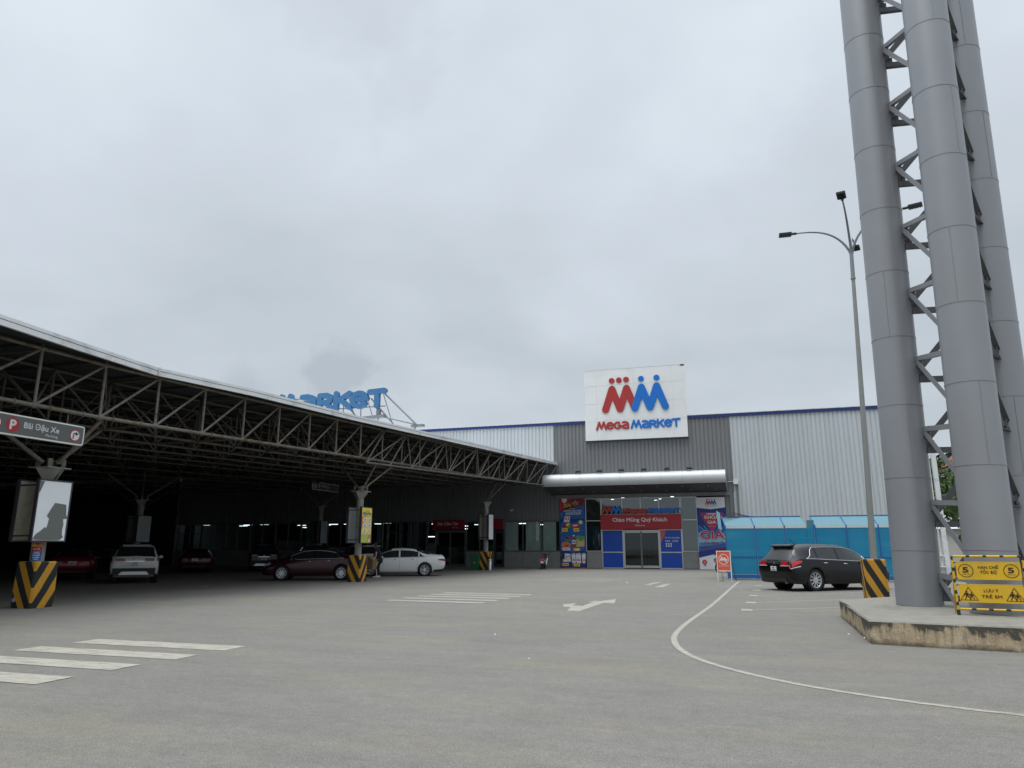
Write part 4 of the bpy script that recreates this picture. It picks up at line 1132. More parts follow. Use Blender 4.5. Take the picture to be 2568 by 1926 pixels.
# broken acrylic: the torn opening shows the dull backing
poly(b, FA, [(.04, .06), (.10, .18), (.24, .28), (.34, .38), (.37, .33), (.40, .42), (.42, .58), (.38, .62), (.35, .66), (.44, .83), (.53, .99), (.86, .96), (.89, .80), (.90, .70), (.95, .62), (.93, .60), (.86, .59), (.83, .58), (.86, .44), (.84, .30), (.86, .16), (.90, .13), (.80, .05), (.68, .045), (.20, .045)], -.006, 'lightbox_hole')
poly(b, FA, [(.045, 1.25), (.045, 1.52), (.16, 1.52), (.055, 1.22)], -.006, 'lightbox_hole')
b.build('torn_opening', None, L1)
L2, FY = light_box(-16.38, 29.15, 1.66, 3.27, .98, 'light box with a yellow advertisement above the striped block beside the person', 'ink_yellow', 'lightbox_grey')
b = MB(); d0 = -.008
poly(b, FY, [(.04, .5), (.34, 1.1), (.50, 1.35), (.04, 1.35)], d0, 'ink_gold'); poly(b, FY, [(.04, .55), (.16, .9), (.16, 1.1), (.04, 1.2)], d0 + .002, 'ink_orange')
rect(b, FY, .04, .94, .04, .42, d0, 'ink_lime')
for r_ in range(3):
    for c_ in range(2):
        cx_, cy_ = .33 + c_ * .40, 1.02 - r_ * .235
        rx = .19 if c_ == 0 else .15
        disc(b, FY, cx_, cy_, rx, d0 + .004, 'ink_white', .095, 0, 18); disc(b, FY, cx_ + .01, cy_ + .02, .05, d0 + .006, 'ink_azure', .045, 0, 6); rect(b, FY, cx_ - .09, cx_ + .09, cy_ - .06, cy_ - .045, d0 + .006, 'ink_violet')
rect(b, FY, .30, .78, 1.19, 1.22, d0 + .004, 'ink_orange'); rect(b, FY, .34, .74, 1.42, 1.44, d0 + .004, 'ink_violet')
for k in range(5): rect(b, FY, .14, .55, .36 - .045 * k, .375 - .045 * k, d0 + .003, 'ink_gold')
poly(b, FY, [(.62, .06), (.66, .30), (.76, .40), (.90, .36), (.93, .06)], d0 + .003, 'ink_orange'); poly(b, FY, [(.70, .06), (.73, .22), (.82, .22), (.85, .06)], d0 + .005, 'ink_white')
b.build('printed_picture', None, L2)
text('lettering', 'MCard Plus', FY, .18, 1.27, .12, 'ink_azure', L2, d0 + .006, .68, bold=.03)
L3, _ = light_box(-16.42, 46.45, 1.98, 3.68, .98, 'narrow grey and white light box above the striped block beside the green bin', 'lightbox_white', 'lightbox_olive')
light_box(-31.65, 32.0, 1.75, 3.20, .98, 'dim torn grey light box hanging above the white crossover in the shade', 'lightbox_grey', 'lightbox_hole')
light_box(-30.3, 48.0, 1.75, 3.45, .98, 'dim grey light box deep in the shade behind the burgundy sedan', 'lightbox_grey', 'interior_dark')
# warning sticker on the first column
st = wempty('fire_notice', (-17.1, 14.1, 1.2), 'small red and blue no-fire notice on the nearest column under the cracked light box', 'notice')
a0 = R(-40); vv = MB()
def curved(mb, cx, cy, r, amid, half, z0, z1, mat, n=6):
    v = []
    for i in range(n + 1):
        a = amid - half + 2 * half * i / n
        v += [(cx + r * math.cos(a), cy + r * math.sin(a), z0), (cx + r * math.cos(a), cy + r * math.sin(a), z1)]
    mb.add(v, [(2 * i, 2 * i + 2, 2 * i + 3, 2 * i + 1) for i in range(n)], mat)
curved(vv, -17.3, 14.3, .169, R(-52), .75, 1.40, 1.61, 'ink_crimson'); curved(vv, -17.3, 14.3, .169, R(-52), .75, 1.165, 1.39, 'ink_azure')
for k, (z, w_) in enumerate(((1.36, .5), (1.32, .62), (1.28, .62), (1.235, .55), (1.19, .4))): curved(vv, -17.3, 14.3, .171, R(-52), w_ * .8, z, z + .017, 'ink_white')
vv.build('sticker', None, st)
nrm = Vector((math.cos(R(-52)), math.sin(R(-52)), 0)); FS = Frame(Vector((-17.3, 14.3, 0)) + nrm * .172, Vector((-nrm.y, nrm.x, 0)))
text('lettering', 'CẤM LỬA', FS, 0, 1.51, .06, 'ink_yellow', st, .004, .24, 'CENTER', .02)
text('lettering', 'NO FIRE', FS, 0, 1.435, .035, 'lettering_white', st, .004, .15, 'CENTER', .02)

# overhead direction signs
def dir_sign(x, y0, y1, z0, z1, label, flip=False):
    sg = wempty('parking_sign', (x, (y0 + y1) / 2, z0), label, 'sign', 'grey overhead parking signs')
    f = Frame((x + .06, y0, z0), (0, 1, 0)); w, h = y1 - y0, z1 - z0
    def rr_(mb, x0, x1_, a, c, rad, d, mt, th=0):
        pts = []
        for cx_, cy_, s0 in ((x1_ - rad, c - rad, 0), (x0 + rad, c - rad, 90), (x0 + rad, a + rad, 180), (x1_ - rad, a + rad, 270)): pts += arc(cx_, cy_, rad, rad, s0, s0 + 90, 5)
        poly(mb, f, pts, d, mt, th)
    b = MB(); rr_(b, 0, w, 0, h, .07, 0, 'sign_rim', .12); rr_(b, .035, w - .035, .035, h - .035, .045, .004, 'sign_grey'); b.build('board', None, sg)
    b = MB()
    ax = .3 if flip else w - .28
    disc(b, f, ax, h * .47, .155, .008, 'sign_red'); disc(b, f, ax, h * .47, .128, .011, 'sign_white')
    poly(b, f, [(ax - .07, h * .47 - .09), (ax - .035, h * .47 - .09), (ax - .028, h * .47 + .035), (ax + .02, h * .47 + .035), (ax + .02, h * .47 + .065), (ax - .05, h * .47 + .065)], .014, 'sign_black')
    poly(b, f, [(ax + .015, h * .47 - .01), (ax + .015, h * .47 + .105), (ax + .095, h * .47 + .048)], .0145, 'sign_black')
    px = .75 if flip else w - 1.98
    disc(b, f, px, h * .5, .175, .008, 'sign_red')
    if not flip: disc(b, f, px - .43, h * .5, .155, .008, 'sign_red'); disc(b, f, px - .43, h * .5, .128, .011, 'sign_white')
    b.build('symbol', None, sg)
    text('lettering', 'P', f, px, h * .5 - .11, .23, 'sign_white', sg, .012, .14, 'CENTER', .04)
    text('lettering', 'Bãi Đậu Xe', f, px + .28, h * .5 - .035, .145, 'sign_white', sg, .010, .95, bold=.018)
    text('lettering', 'Parking', f, px + .88, h * .5 - .16, .065, 'sign_white', sg, .010, .33)
    b = MB()
    for yy in (y0 + .5, y1 - .5): b.tube((x, yy, z1 - .01), (x, yy, zt(yy) - 1.45), .022, 6)
    b.build('hanger', 'rusty_steel', sg)
    return sg
dir_sign(-16.46, 10.8, 14.40, 4.10, 4.61, 'large grey parking sign with a turn arrow, above the cracked light box')
dir_sign(-27.5, 42.35, 45.6, 5.33, 5.86, 'small dim parking sign hanging in the shade left of the yellow light box', True)

# roof letters on their frame
rs = wempty('roof_sign', (-21, 34, 7.5), 'big blue letters standing on the canopy roof on a steel frame', 'sign')
FRo = Frame((0, 34, 0))
def letter(word, x, w_, y, h):
    b = MB(); a, lines = GL[word]
    xs = [p[0] for l in lines for p in l]; k = (w_ - .30) / (max(xs) - min(xs)); x0 = x + .15 - min(xs) * k
    strokes(b, FRo, [[(x0 + p[0] * k, y + .15 + p[1] * (h - .30)) for p in l] for l in lines], .150, 0, 'roof_letter_blue', .22, step=.002)
    b.build('letter', None, rs)
zb_ = 8.87
for wd, x, w_ in (('M', -24.95, 1.48), ('A', -23.28, 1.08), ('R', -22.14, 1.06), ('K', -21.10, 1.16), ('E', -20.08, 1.16), ('T', -19.02, 1.18)):
    letter(wd, x, w_, zb_, 1.17)
b = MB()
for z in (9.0, 9.72): b.box(-25.2, -18.0, 34.28, 34.33, z, z + .05)
for x in (-24.6, -22.9, -21.6, -20.6, -19.5, -18.42):
    b.tube((x, 34.3, 7.7), (x, 34.3, 9.7), .028, 6); b.tube((x + .25, 34.33, 9.7), (x + .25, 36.0, 7.7), .025, 6)
b.tube((-18.1, 34.3, 9.75), (-16.25, 34.6, 7.95), .05, 6); b.tube((-18.4, 34.3, 8.5), (-16.25, 34.6, 7.95), .045, 6); b.tube((-18.9, 34.3, 9.5), (-17.6, 34.5, 8.05), .04, 6); b.tube((-20.1, 34.3, 8.9), (-19.3, 34.4, 7.9), .05, 6)
b.obox((-19.9, 34.1, 8.28), (1.9, 0, .10), (0, .3, 0), (0, 0, .16)); b.obox((-16.5, 34.4, 7.80), (.7, 0, .02), (0, .3, 0), (0, 0, .12))
b.box(-18.0 - .5, -18.0 - .3, 34.2, 34.4, 8.5, 8.9)
for x in (-25.1, -22, -19.2, -16.2): b.tube((x, 34.3, 7.1), (x, 34.3, 8.4 if x < -17 else 7.9), .05, 6)
b.build('support_frame', 'galvanised_top', rs)

# ================================================================== ISLAND, TOWER, LAMP POST, BARRIER
ZI = .36
isl = MB(); pts = [(1.88, 13.05), (2.02, 17.9), (3.6, 19.6), (9.2, 19.2), (9.2, 11.6)]
n = len(pts); sub = []
for i in range(n):
    a, c_ = Vector(pts[i]), Vector(pts[(i + 1) % n])
    for k in range(10): sub.append(a.lerp(c_, k / 10))
rr = random.Random(5)
sub = [p + Vector((rr.uniform(-.005, .005), rr.uniform(-.005, .005))) for p in sub]
n = len(sub); lv = []
cxy = Vector((5.5, 15.5))
for z, s_ in ((-.02, 1.0), (ZI * .5, 1.0), (ZI - .025, 1.0), (ZI, .994)):
    lv += [((cxy + (p - cxy) * s_).x, (cxy + (p - cxy) * s_).y, z + (rr.uniform(-.006, .006) if z > .3 else 0)) for p in sub]
isl.add(lv, [(r_ * n + (i + 1) % n, r_ * n + i, (r_ + 1) * n + i, (r_ + 1) * n + (i + 1) % n) for r_ in range(3) for i in range(n)])
isl.add(lv[-n:], [tuple(reversed(range(n)))])
tag(isl.build('concrete_island', 'island_concrete'), 'stained raised concrete island carrying the grey pipe tower', 'traffic island')
tw = wempty('pipe_tower', (4.2, 16, ZI), 'tall grey tower of three thick steel pipes with angle bracing on the concrete island', 'tower')
def lerp3(a, c_, z): k = (z - a[2]) / (c_[2] - a[2]); return Vector((a[0] + (c_[0] - a[0]) * k, a[1] + (c_[1] - a[1]) * k, z))
LB, LT = (3.36, 16.62, ZI), (3.67, 16.71, 14.22)
MBm, MT = (4.24, 15.02, ZI), (4.56, 15.12, 13.06)
RB, RT = (5.36, 16.85, ZI), (5.68, 16.95, 14.2)
pipes = [(LB, LT, .425, [1.44, 2.89, 4.40, 5.88, 7.37, 8.85, 10.37, 11.88, 13.3, 14.8, 16.3, 17.8]), (MBm, MT, .415, [1.45, 2.95, 4.49, 6.03, 7.57, 9.12, 10.65, 12.2, 13.7, 15.2, 16.7]), (RB, RT, .42, [1.3, 2.9, 4.5, 6.1, 7.75, 9.35, 11.0, 12.7, 14.2, 15.8, 17.3])]
ZTOP = 19
for a, c_, r, rings in pipes:
    b = MB(); zs = [ZI] + rings + [ZTOP]
    for z0, z1 in zip(zs, zs[1:]): b.tube(lerp3(a, c_, z0), lerp3(a, c_, z1), r, 40, None, None, True, False)
    o = b.build('pipe', 'tower_paint', tw)
    b = MB(); d = (Vector(c_) - Vector(a)).normalized()
    for z in rings:
        p = lerp3(a, c_, z); b.tube(p - d * .012, p + d * .012, r + .006, 40)
    for k, z in enumerate(rings[:-1]):
        if k % 2: 
            an = R(-110 + 25 * (k % 3)); q = Vector((math.cos(an), math.sin(an), 0)) * (r + .002)
            b.tube(lerp3(a, c_, z) + q, lerp3(a, c_, rings[k + 1]) + q, .007, 5)
    b.build('weld_seam', 'tower_paint', o)
def angle_bar(mb, p, q, w=.11, t_=.014):
    p, q = Vector(p), Vector(q); d = (q - p).normalized(); u = Vector((0, 0, 1)).cross(d); u.normalize(); v_ = d.cross(u)
    mb.obox(p - u * w / 2, q - p, u * w, v_ * t_); mb.obox(p - u * w / 2 + v_ * t_, q - p, u * t_, v_ * w)
zn = [.9, 2.33, 3.83, 5.33, 6.85, 8.34, 9.85, 11.38, 12.9, 14.4, 15.9, 17.4]
def surf(a, c_, r, z, to):
    p = lerp3(a, c_, z); d = Vector((to[0] - p.x, to[1] - p.y, 0)).normalized(); return p + d * (r - .02)
for (A, B, mats, off) in (((LB, LT, .425), (MBm, MT, .415), 'tower_paint', .0), ((LB, LT, .425), (RB, RT, .42), 'tower_dark', -.28), ((RB, RT, .42), (MBm, MT, .415), 'tower_dark', .1)):
    for k in range(len(zn)):
        z = zn[k] + off
        pa = lerp3(A[0], A[1], z); pb = lerp3(B[0], B[1], z)
        dr = (pb - pa); dr.z = 0; side = Vector((dr.y, -dr.x, 0)).normalized() * .20 * (-1 if B[0] == MBm else 1) * (.45 if A[0] == RB else 1)
        a = pa + dr.normalized() * (A[2] * .84) + side; c0 = pb - dr.normalized() * (B[2] * .84) + side
        b = MB()
        if off == 0: angle_bar(b, a, c0 - Vector((0, 0, .08)), .085); angle_bar(b, a - Vector((0, 0, .03)), c0 - Vector((0, 0, 1.56)), .08)
        else: angle_bar(b, a - Vector((0, 0, .16)), c0 - Vector((0, 0, .16)), .10); angle_bar(b, a, c0 + Vector((0, 0, 1.5)), .10)
        b.build('brace', mats, tw)
        g_ = MB(); u = dr.normalized()
        g_.obox(a - u * .10 - Vector((0, 0, .16)), u * .26, side.normalized() * .016, Vector((0, 0, .26)))
        for (p_, q_) in ((.04, .05), (.09, .02), (.12, .06), (.05, -.10), (.11, -.10)):
            c1 = a + u * p_ + Vector((0, 0, q_)) + side.normalized() * .016; g_.tube(c1, c1 + side.normalized() * .018, .016, 6)
        g_.build('gusset_plate', mats, tw)
# lamp post
lp = wempty('lamp_post', (3.62, 23.8, 0), 'tall pale lamp post with four curved arms rising from the striped block', 'lamp post')
J = Vector((4.16, 24.26, 11.1)); base = Vector((3.70, 23.8, 0)); JT = base.lerp(J, .905)
b = MB(); b.tube(base, JT, .100, 16, 'galvanised', .056); b.tube(JT, JT + (J - JT) * .06, .076, 16, 'galvanised'); b.build('pole', None, lp)
b = MB(); b.tube(JT + (J - JT) * .06, J, .064, 14, 'galvanised_top', .058); b.build('upper_pole', None, lp)
arms = [(Vector((-.98, .0, 0)), 1.0), (Vector((-.22, -.98, 0)), 1.25), (Vector((.98, -.30, 0)), 1.2), (Vector((.25, .98, 0)), 1.0)]
for d, rise in arms:
    d.normalize(); b = MB(); pts = []
    for i in range(13):
        t_ = i / 12; h = 1.0 * (1 - (1 - t_) ** 2.6); pts.append(J + Vector((0, 0, -.25)) + d * (1.62 * t_ ** 1.35) + Vector((0, 0, h * 1.05 * rise)))
    b.path(pts, [.042 - .018 * i / 12 for i in range(13)], 8, 'galvanised_top'); o = b.build('arm', None, lp)
    e = pts[-1]; dd = (pts[-1] - pts[-2]).normalized(); sd_ = Vector((-d.y, d.x, 0)); upv = dd.cross(sd_) * -1
    b = MB(); b.tube(e, e + dd * .18, .045, 8, 'lamp_black'); b.obox(e + dd * .16 - sd_ * .13 - upv * .03, dd * .40, sd_ * .26, upv * .07, 'lamp_black')
    for k in range(5): b.obox(e + dd * (.2 + .07 * k) - sd_ * .10 + upv * .04, dd * .02, sd_ * .20, upv * .03, 'lamp_black')
    for k in (0, 1): b.obox(e + dd * (.24 + .15 * k) - sd_ * .09 - upv * .034, dd * .11, sd_ * .18, upv * .004, 'lamp_lens')
    b.build('lamp_head', None, o)
# yellow safety barrier
bar = wempty('safety_barrier', (4.05, 14.8, ZI), 'yellow barrier with speed limit and children warning panels on the concrete island', 'barrier sign')
D0 = Vector((3.52, 14.52, 0)); D1 = Vector((4.53, 14.34, 0)); rv = (D1 - D0).normalized(); nv = Vector((rv.y, -rv.x, 0)); wd = (D1 - D0).length
FBb = Frame(D0, rv)
def banded(mb, p, q, r, n, mats=('barrier_yellow', 'barrier_black'), ph=0, fr_=.32):
    p, q = Vector(p), Vector(q); k = 0
    for i in range(n):
        a, c_ = p.lerp(q, i / n), p.lerp(q, (i + 1 - fr_) / n); e = p.lerp(q, (i + 1) / n)
        if ph: mb.tube(a, a + (e - c_), r, 8, mats[1]); mb.tube(a + (e - c_), e, r, 8, mats[0])
        else: mb.tube(a, c_, r, 8, mats[0]); mb.tube(c_, e, r, 8, mats[1])
b = MB()
for s_ in (0, wd): banded(b, FBb.p(s_, ZI + .03), FBb.p(s_, 1.345), .019, 5, ph=0)
banded(b, FBb.p(.02, 1.345), FBb.p(wd - .02, 1.345), .019, 4, fr_=.22); banded(b, FBb.p(.02, .465), FBb.p(wd - .02, .465), .018, 4, fr_=.28)
b.build('frame', None, bar)
b = MB()
for s_ in (0, wd):
    b.tube(FBb.p(s_, ZI, 0), FBb.p(s_, ZI + .09, 0), .027, 8, 'barrier_black'); b.tube(FBb.p(s_, 1.2, -.02), FBb.p(s_ - .02, ZI, -.42), .014, 6, 'barrier_yellow')
b.build('foot', None, bar)
for z0, z1, nm in ((.955, 1.255, 'panel'), (.575, .880, 'panel')):
    b = MB(); rect(b, FBb, .045, wd - .045, z0, z1, .012, 'barrier_yellow', .018); rect(b, FBb, .045, wd - .045, z1 - .012, z1, .014, 'ink_gold')
    pnl = b.build(nm, None, bar)
    b = MB()
    for s_ in (.0, wd):
        sg = 1 if s_ == 0 else -1
        for zz_ in (z0 + .02, z1 - .02): b.obox(FBb.p(s_, zz_ - .008, 0), FBb.r * .06 * sg, FBb.u * .016, FBb.n * .012, 'barrier_black')
    b.build('hinge', None, pnl)
b = MB()
for cx_ in (.185, wd - .185):
    ring(b, FBb, cx_, 1.103, .102, .112, .016, 'letter_brown')
    for tri in [[(cx_ - .135, .610), (cx_ + .135, .610), (cx_, .835)]]:
        c0 = Vector((cx_, .685)); inn_ = [tuple(c0 + (Vector(p) - c0) * .88) for p in tri]
        v = [FBb.p(*p, .016) for p in tri] + [FBb.p(*p, .016) for p in inn_]; b.add(v, [(0, 1, 4, 3), (1, 2, 5, 4), (2, 0, 3, 5)], 'letter_brown')
    for ox, s_ in ((-.03, 1.0), (.035, .82)):
        X = lambda a, c_: (cx_ + ox + a * s_, .628 + c_ * s_)
        disc(b, FBb, *X(0, .125), .013 * s_, .016, 'letter_brown', None, 0, 10)
        poly(b, FBb, [X(-.018, .05), X(.022, .05), X(.018, .108), X(-.014, .108)], .016, 'letter_brown')
        for k, (p_, q_) in enumerate((((-.005, .055), (-.03, .0)), ((.008, .055), (.035, .028)), ((.035, .028), (.05, .002)), ((-.01, .10), (-.035, .065)), ((.012, .10), (.042, .072)))):
            capsule(b, FBb, X(*p_), X(*q_), .007 * s_, .0165 + .0004 * k, 'letter_brown', 0, 4)
b.build('pictogram', None, bar)
for cx_ in (.185, wd - .185):
    text('lettering', '5', FBb, cx_ - .005, 1.075, .088, 'letter_brown', bar, .016, .085, 'CENTER', .03); text('lettering', 'Km/h', FBb, cx_, 1.034, .024, 'letter_brown', bar, .016, .10, 'CENTER')
text('lettering', 'HẠN CHẾ', FBb, wd / 2, 1.138, .045, 'letter_brown', bar, .016, .29, 'CENTER', .02)
text('lettering', 'TỐC ĐỘ', FBb, wd / 2, 1.058, .045, 'letter_brown', bar, .016, .24, 'CENTER', .02)
text('lettering', 'LƯU Ý', FBb, wd / 2, .752, .047, 'letter_brown', bar, .016, .21, 'CENTER', .02)
text('lettering', 'TRẺ EM', FBb, wd / 2, .655, .047, 'letter_brown', bar, .016, .29, 'CENTER', .02)
# no-parking notice board
nb = wempty('notice_board', (-.74, 34.15, 0), 'orange no-parking board on thin white legs in front of the blue shelter', 'sign')
D0 = Vector((-1.06, 34.28, 0)); D1 = Vector((-.44, 34.05, 0)); rv = (D1 - D0).normalized(); wd = (D1 - D0).length
FN = Frame(D0, rv)
b = MB()
rect(b, FN, 0, wd, .44, .48, .0, 'sign_white', .03); rect(b, FN, 0, wd, 1.30, 1.34, .0, 'sign_white', .03); rect(b, FN, 0, .035, .0, 1.30, .001, 'sign_white', .03); rect(b, FN, wd - .035, wd, .0, 1.30, .001, 'sign_white', .03)
b.build('frame', None, nb)
b = MB(); rect(b, FN, .035, wd - .035, .48, 1.30, -.006, 'notice_orange', .012); b.build('panel', None, nb)
b = MB(); cx_, cy_ = wd / 2, .965
ring(b, FN, cx_, cy_, .205, .235, .002, 'sign_white')
poly(b, FN, [(cx_ - .17, cy_ - .05), (cx_ + .17, cy_ - .05), (cx_ + .175, cy_ + .01), (cx_ + .10, cy_ + .03), (cx_ + .05, cy_ + .085), (cx_ - .08, cy_ + .085), (cx_ - .13, cy_ + .03), (cx_ - .17, cy_ + .02)], .002, 'sign_white')
poly(b, FN, [(cx_ - .08, cy_ + .035), (cx_ + .05, cy_ + .035), (cx_ + .03, cy_ + .065), (cx_ - .06, cy_ + .065)], .004, 'notice_orange')
for s_ in (-.10, .10): disc(b, FN, cx_ + s_, cy_ - .055, .035, .004, 'sign_white'); disc(b, FN, cx_ + s_, cy_ - .055, .014, .006, 'notice_orange')
poly(b, FN, [(cx_ - .17, cy_ + .14), (cx_ - .14, cy_ + .17), (cx_ + .17, cy_ - .14), (cx_ + .14, cy_ - .17)], .008, 'sign_white')
b.build('pictogram', None, nb)
text('lettering', 'Khu Vực Cấm Đỗ Xe', FN, wd / 2, .65, .05, 'sign_white', nb, .002, .46, 'CENTER', .02)
b = MB(); b.tube(FN.p(.04, 1.2, -.03), FN.p(.10, 0, -.42), .010, 5); b.tube(FN.p(wd - .04, 1.2, -.03), FN.p(wd + .04, 0, -.42), .010, 5); b.tube(FN.p(0, .02, 0), FN.p(.10, .01, -.42), .008, 5); b.build('strut', 'lamp_black', nb)
# blue polycarbonate shelter
shl = wempty('blue_shelter', (3, 36, 0), 'translucent blue polycarbonate shelter with a slanted pale awning along the store wall', 'shelter')
YS = 36.0
posts = [-.62, .70, 2.02, 3.34, 4.66, 5.98, 7.3]
for i in range(len(posts) - 1):
    a, c_ = posts[i], posts[i + 1]
    b = MB()
    if i == 2: b.box(a + .035, c_ - .4, YS - .01, YS + .01, .26, 2.36); b.box(c_ - .42, c_ - .035, YS + .03, YS + .05, .26, 2.36)
    else: b.box(a + .035, c_ - .035, YS - .01, YS + .01, .26, 2.36)
    b.build('wall_panel', 'poly_blue', shl)
    b = MB(); lo = .0; hi = .16
    x1_ = c_ - .38 if i == 2 else c_ - .03
    b.add([(a + .03, YS - .03, 2.46), (x1_, YS - .03, 2.46), (x1_ - hi, YS + .5, 2.90), (a + .03 - hi, YS + .5, 2.90)], [(0, 1, 2, 3)])
    if i == 2: b.add([(c_ - .34, YS + .05, 2.30), (c_ - .02, YS + .05, 2.30), (c_ - .02, YS + .06, 2.72), (c_ - .34, YS + .06, 2.72)], [(0, 1, 2, 3)])
    b.build('awning_panel', 'poly_cyan', shl)
b = MB()
for x in posts:
    b.box(x - .03, x + .03, YS - .035, YS + .025, .05, 2.48)
    b.tube((x, YS - .02, 2.44), (x - .16, YS + .52, 2.95), .024, 5)
b.box(posts[0], posts[-1], YS - .03, YS + .02, .08, .25); b.box(posts[0], posts[-1], YS - .025, YS + .012, 1.02, 1.07)
b.box(posts[0] - .16, posts[3] - .55, YS + .49, YS + .54, 2.90, 2.94); b.box(posts[3] - .16, posts[-1], YS + .49, YS + .54, 2.90, 2.94)
for x in (-.3, 2.6, 5.2): b.box(x - .03, x + .03, YS - .02, YS + .02, 0, .08)
b.box(posts[0] - .03, posts[0] + .03, YS, YS + 4, 2.3, 2.36); b.box(posts[0] - .03, posts[0] + .03, YS + 3.9, YS + 4, 0, 2.9)
b.build('post', 'shelter_post', shl)
b = MB(); b.box(posts[0], posts[2] + .9, YS - .028, YS + .0, 2.365, 2.455); b.box(posts[3], posts[-1], YS - .028, YS + .0, 2.365, 2.455); b.build('rail', 'seam_grey', shl)
b = MB(); b.box(posts[0] - .01, posts[0] + .01, YS + .05, YS + 3.9, .2, 2.3); b.build('side_panel', 'poly_blue', shl)
b = MB(); b.obox((posts[0] - .32, YS - .02, 2.36), (.16, .0, -.1), (-.06, .55, .85), (0, 0, .02)); b.build('side_awning', 'poly_cyan', shl)
b = MB()
for k in range(4): b.path([(-.72, YS + .3, 2.98 - .05 * k), (-.2 + .1 * k, YS + .5, 3.12 - .06 * k), (.5 + .06 * k, YS + .6, 2.95)], .012, 5)
tag(b.build('cable_bundle', 'lamp_black'), 'loose black cables sagging over the left end of the blue shelter', 'cable')
# mast behind the tower, seen through the gap
ms = wempty('white_mast', (11.1, 47, 0), 'white box-section mast with a thin conduit seen between the tower pipes', 'mast')
b = MB(); b.box(11.03, 11.27, 46.9, 47.1, 0, 7.5); b.build('mast', 'white_trim', ms)
b = MB(); b.tube((10.88, 46.95, 0), (10.88, 46.95, 6.9), .04, 6); b.tube((10.88, 46.95, 6.7), (11.05, 46.95, 6.8), .03, 6); b.box(10.75, 10.98, 46.7, 47.2, 1.0, 1.05); b.box(10.72, 11.0, 46.6, 47.2, .4, .44); b.build('conduit', 'white_trim', ms)

# ================================================================== VEHICLES
def interp(xs, vs, x):
    # monotone cubic through the stations
    n = len(xs)
    if x <= xs[0]: return vs[0]
    if x >= xs[-1]: return vs[-1]
    i = 0
    while x > xs[i + 1]: i += 1
    h = xs[i + 1] - xs[i]; dl = (vs[i + 1] - vs[i]) / h
    def slope(k):
        if k <= 0 or k >= n - 1: return dl
        a = (vs[k] - vs[k - 1]) / (xs[k] - xs[k - 1]); c = (vs[k + 1] - vs[k]) / (xs[k + 1] - xs[k])
        return 0 if a * c <= 0 else 2 * a * c / (a + c)
    m0, m1 = slope(i), slope(i + 1); t = (x - xs[i]) / h
    return (2 * t ** 3 - 3 * t ** 2 + 1) * vs[i] + (t ** 3 - 2 * t ** 2 + t) * h * m0 + (-2 * t ** 3 + 3 * t ** 2) * vs[i + 1] + (t ** 3 - t ** 2) * h * m1
# stations: x, z sill, w sill, w widest, z belt, w belt, z top, w top
WAGON = [(-2.47, .46, .62, .74, .80, .70, .88, .60), (-2.43, .36, .76, .86, .92, .82, .99, .70), (-2.36, .28, .84, .92, .98, .87, 1.08, .72), (-2.26, .26, .88, .945, 1.02, .89, 1.20, .70), (-2.12, .25, .90, .95, 1.05, .895, 1.36, .64),
 (-1.98, .24, .91, .95, 1.07, .90, 1.51, .61), (-1.6, .24, .92, .952, 1.075, .905, 1.575, .62), (-.7, .23, .92, .952, 1.04, .905, 1.61, .65), (.1, .23, .92, .95, 1.01, .905, 1.59, .63), (.6, .23, .92, .95, .99, .90, 1.50, .60), (1.0, .23, .92, .95, .975, .89, 1.35, .60),
 (1.4, .24, .92, .95, .96, .87, 1.10, .66), (1.62, .24, .92, .95, .93, .84, 1.00, .66), (1.95, .25, .91, .94, .87, .80, .94, .60), (2.18, .25, .86, .90, .78, .76, .85, .56), (2.30, .27, .74, .80, .66, .68, .72, .5), (2.35, .34, .60, .66, .55, .56, .60, .4)]
SEDAN = [(-2.50, .48, .62, .72, .80, .68, .88, .56), (-2.45, .38, .74, .84, .90, .80, 1.00, .66), (-2.36, .28, .82, .89, .97, .85, 1.07, .68), (-2.1, .25, .87, .915, .99, .865, 1.10, .66), (-1.75, .23, .89, .92, .985, .87, 1.135, .64), (-1.45, .22, .90, .92, .98, .875, 1.21, .60),
 (-1.1, .21, .90, .92, .97, .88, 1.335, .585), (-.7, .21, .90, .92, .96, .88, 1.42, .59), (-.2, .21, .90, .92, .95, .88, 1.445, .60), (.3, .21, .90, .92, .935, .875, 1.42, .59), (.7, .21, .90, .92, .92, .87, 1.32, .585), (1.05, .21, .90, .92, .91, .86, 1.17, .60),
 (1.35, .21, .90, .92, .89, .83, 1.02, .64), (1.55, .22, .90, .92, .87, .80, .97, .62), (1.95, .23, .89, .91, .81, .77, .90, .58), (2.2, .23, .83, .87, .72, .72, .80, .54), (2.33, .25, .72, .77, .62, .64, .68, .46), (2.38, .32, .58, .62, .52, .52, .56, .38)]
SUV = [(-2.20, .50, .66, .76, .84, .72, .92, .62), (-2.17, .38, .78, .87, .98, .82, 1.06, .72), (-2.10, .30, .84, .90, 1.04, .85, 1.14, .73), (-2.02, .28, .86, .91, 1.07, .86, 1.26, .70), (-1.90, .27, .88, .915, 1.09, .865, 1.46, .66),
 (-1.80, .26, .88, .915, 1.09, .87, 1.57, .64), (-1.4, .26, .88, .915, 1.08, .87, 1.61, .64), (-.6, .25, .88, .915, 1.05, .87, 1.62, .64), (.1, .25, .88, .915, 1.03, .87, 1.60, .63), (.55, .25, .88, .915, 1.01, .865, 1.50, .61), (.9, .25, .88, .91, 1.0, .86, 1.34, .62),
 (1.2, .25, .88, .91, .99, .84, 1.15, .64), (1.4, .26, .88, .91, .97, .82, 1.07, .64), (1.8, .27, .87, .90, .92, .79, 1.0, .6), (2.05, .28, .82, .86, .82, .74, .90, .56), (2.18, .30, .72, .77, .70, .66, .76, .5), (2.24, .36, .58, .62, .58, .56, .63, .4)]
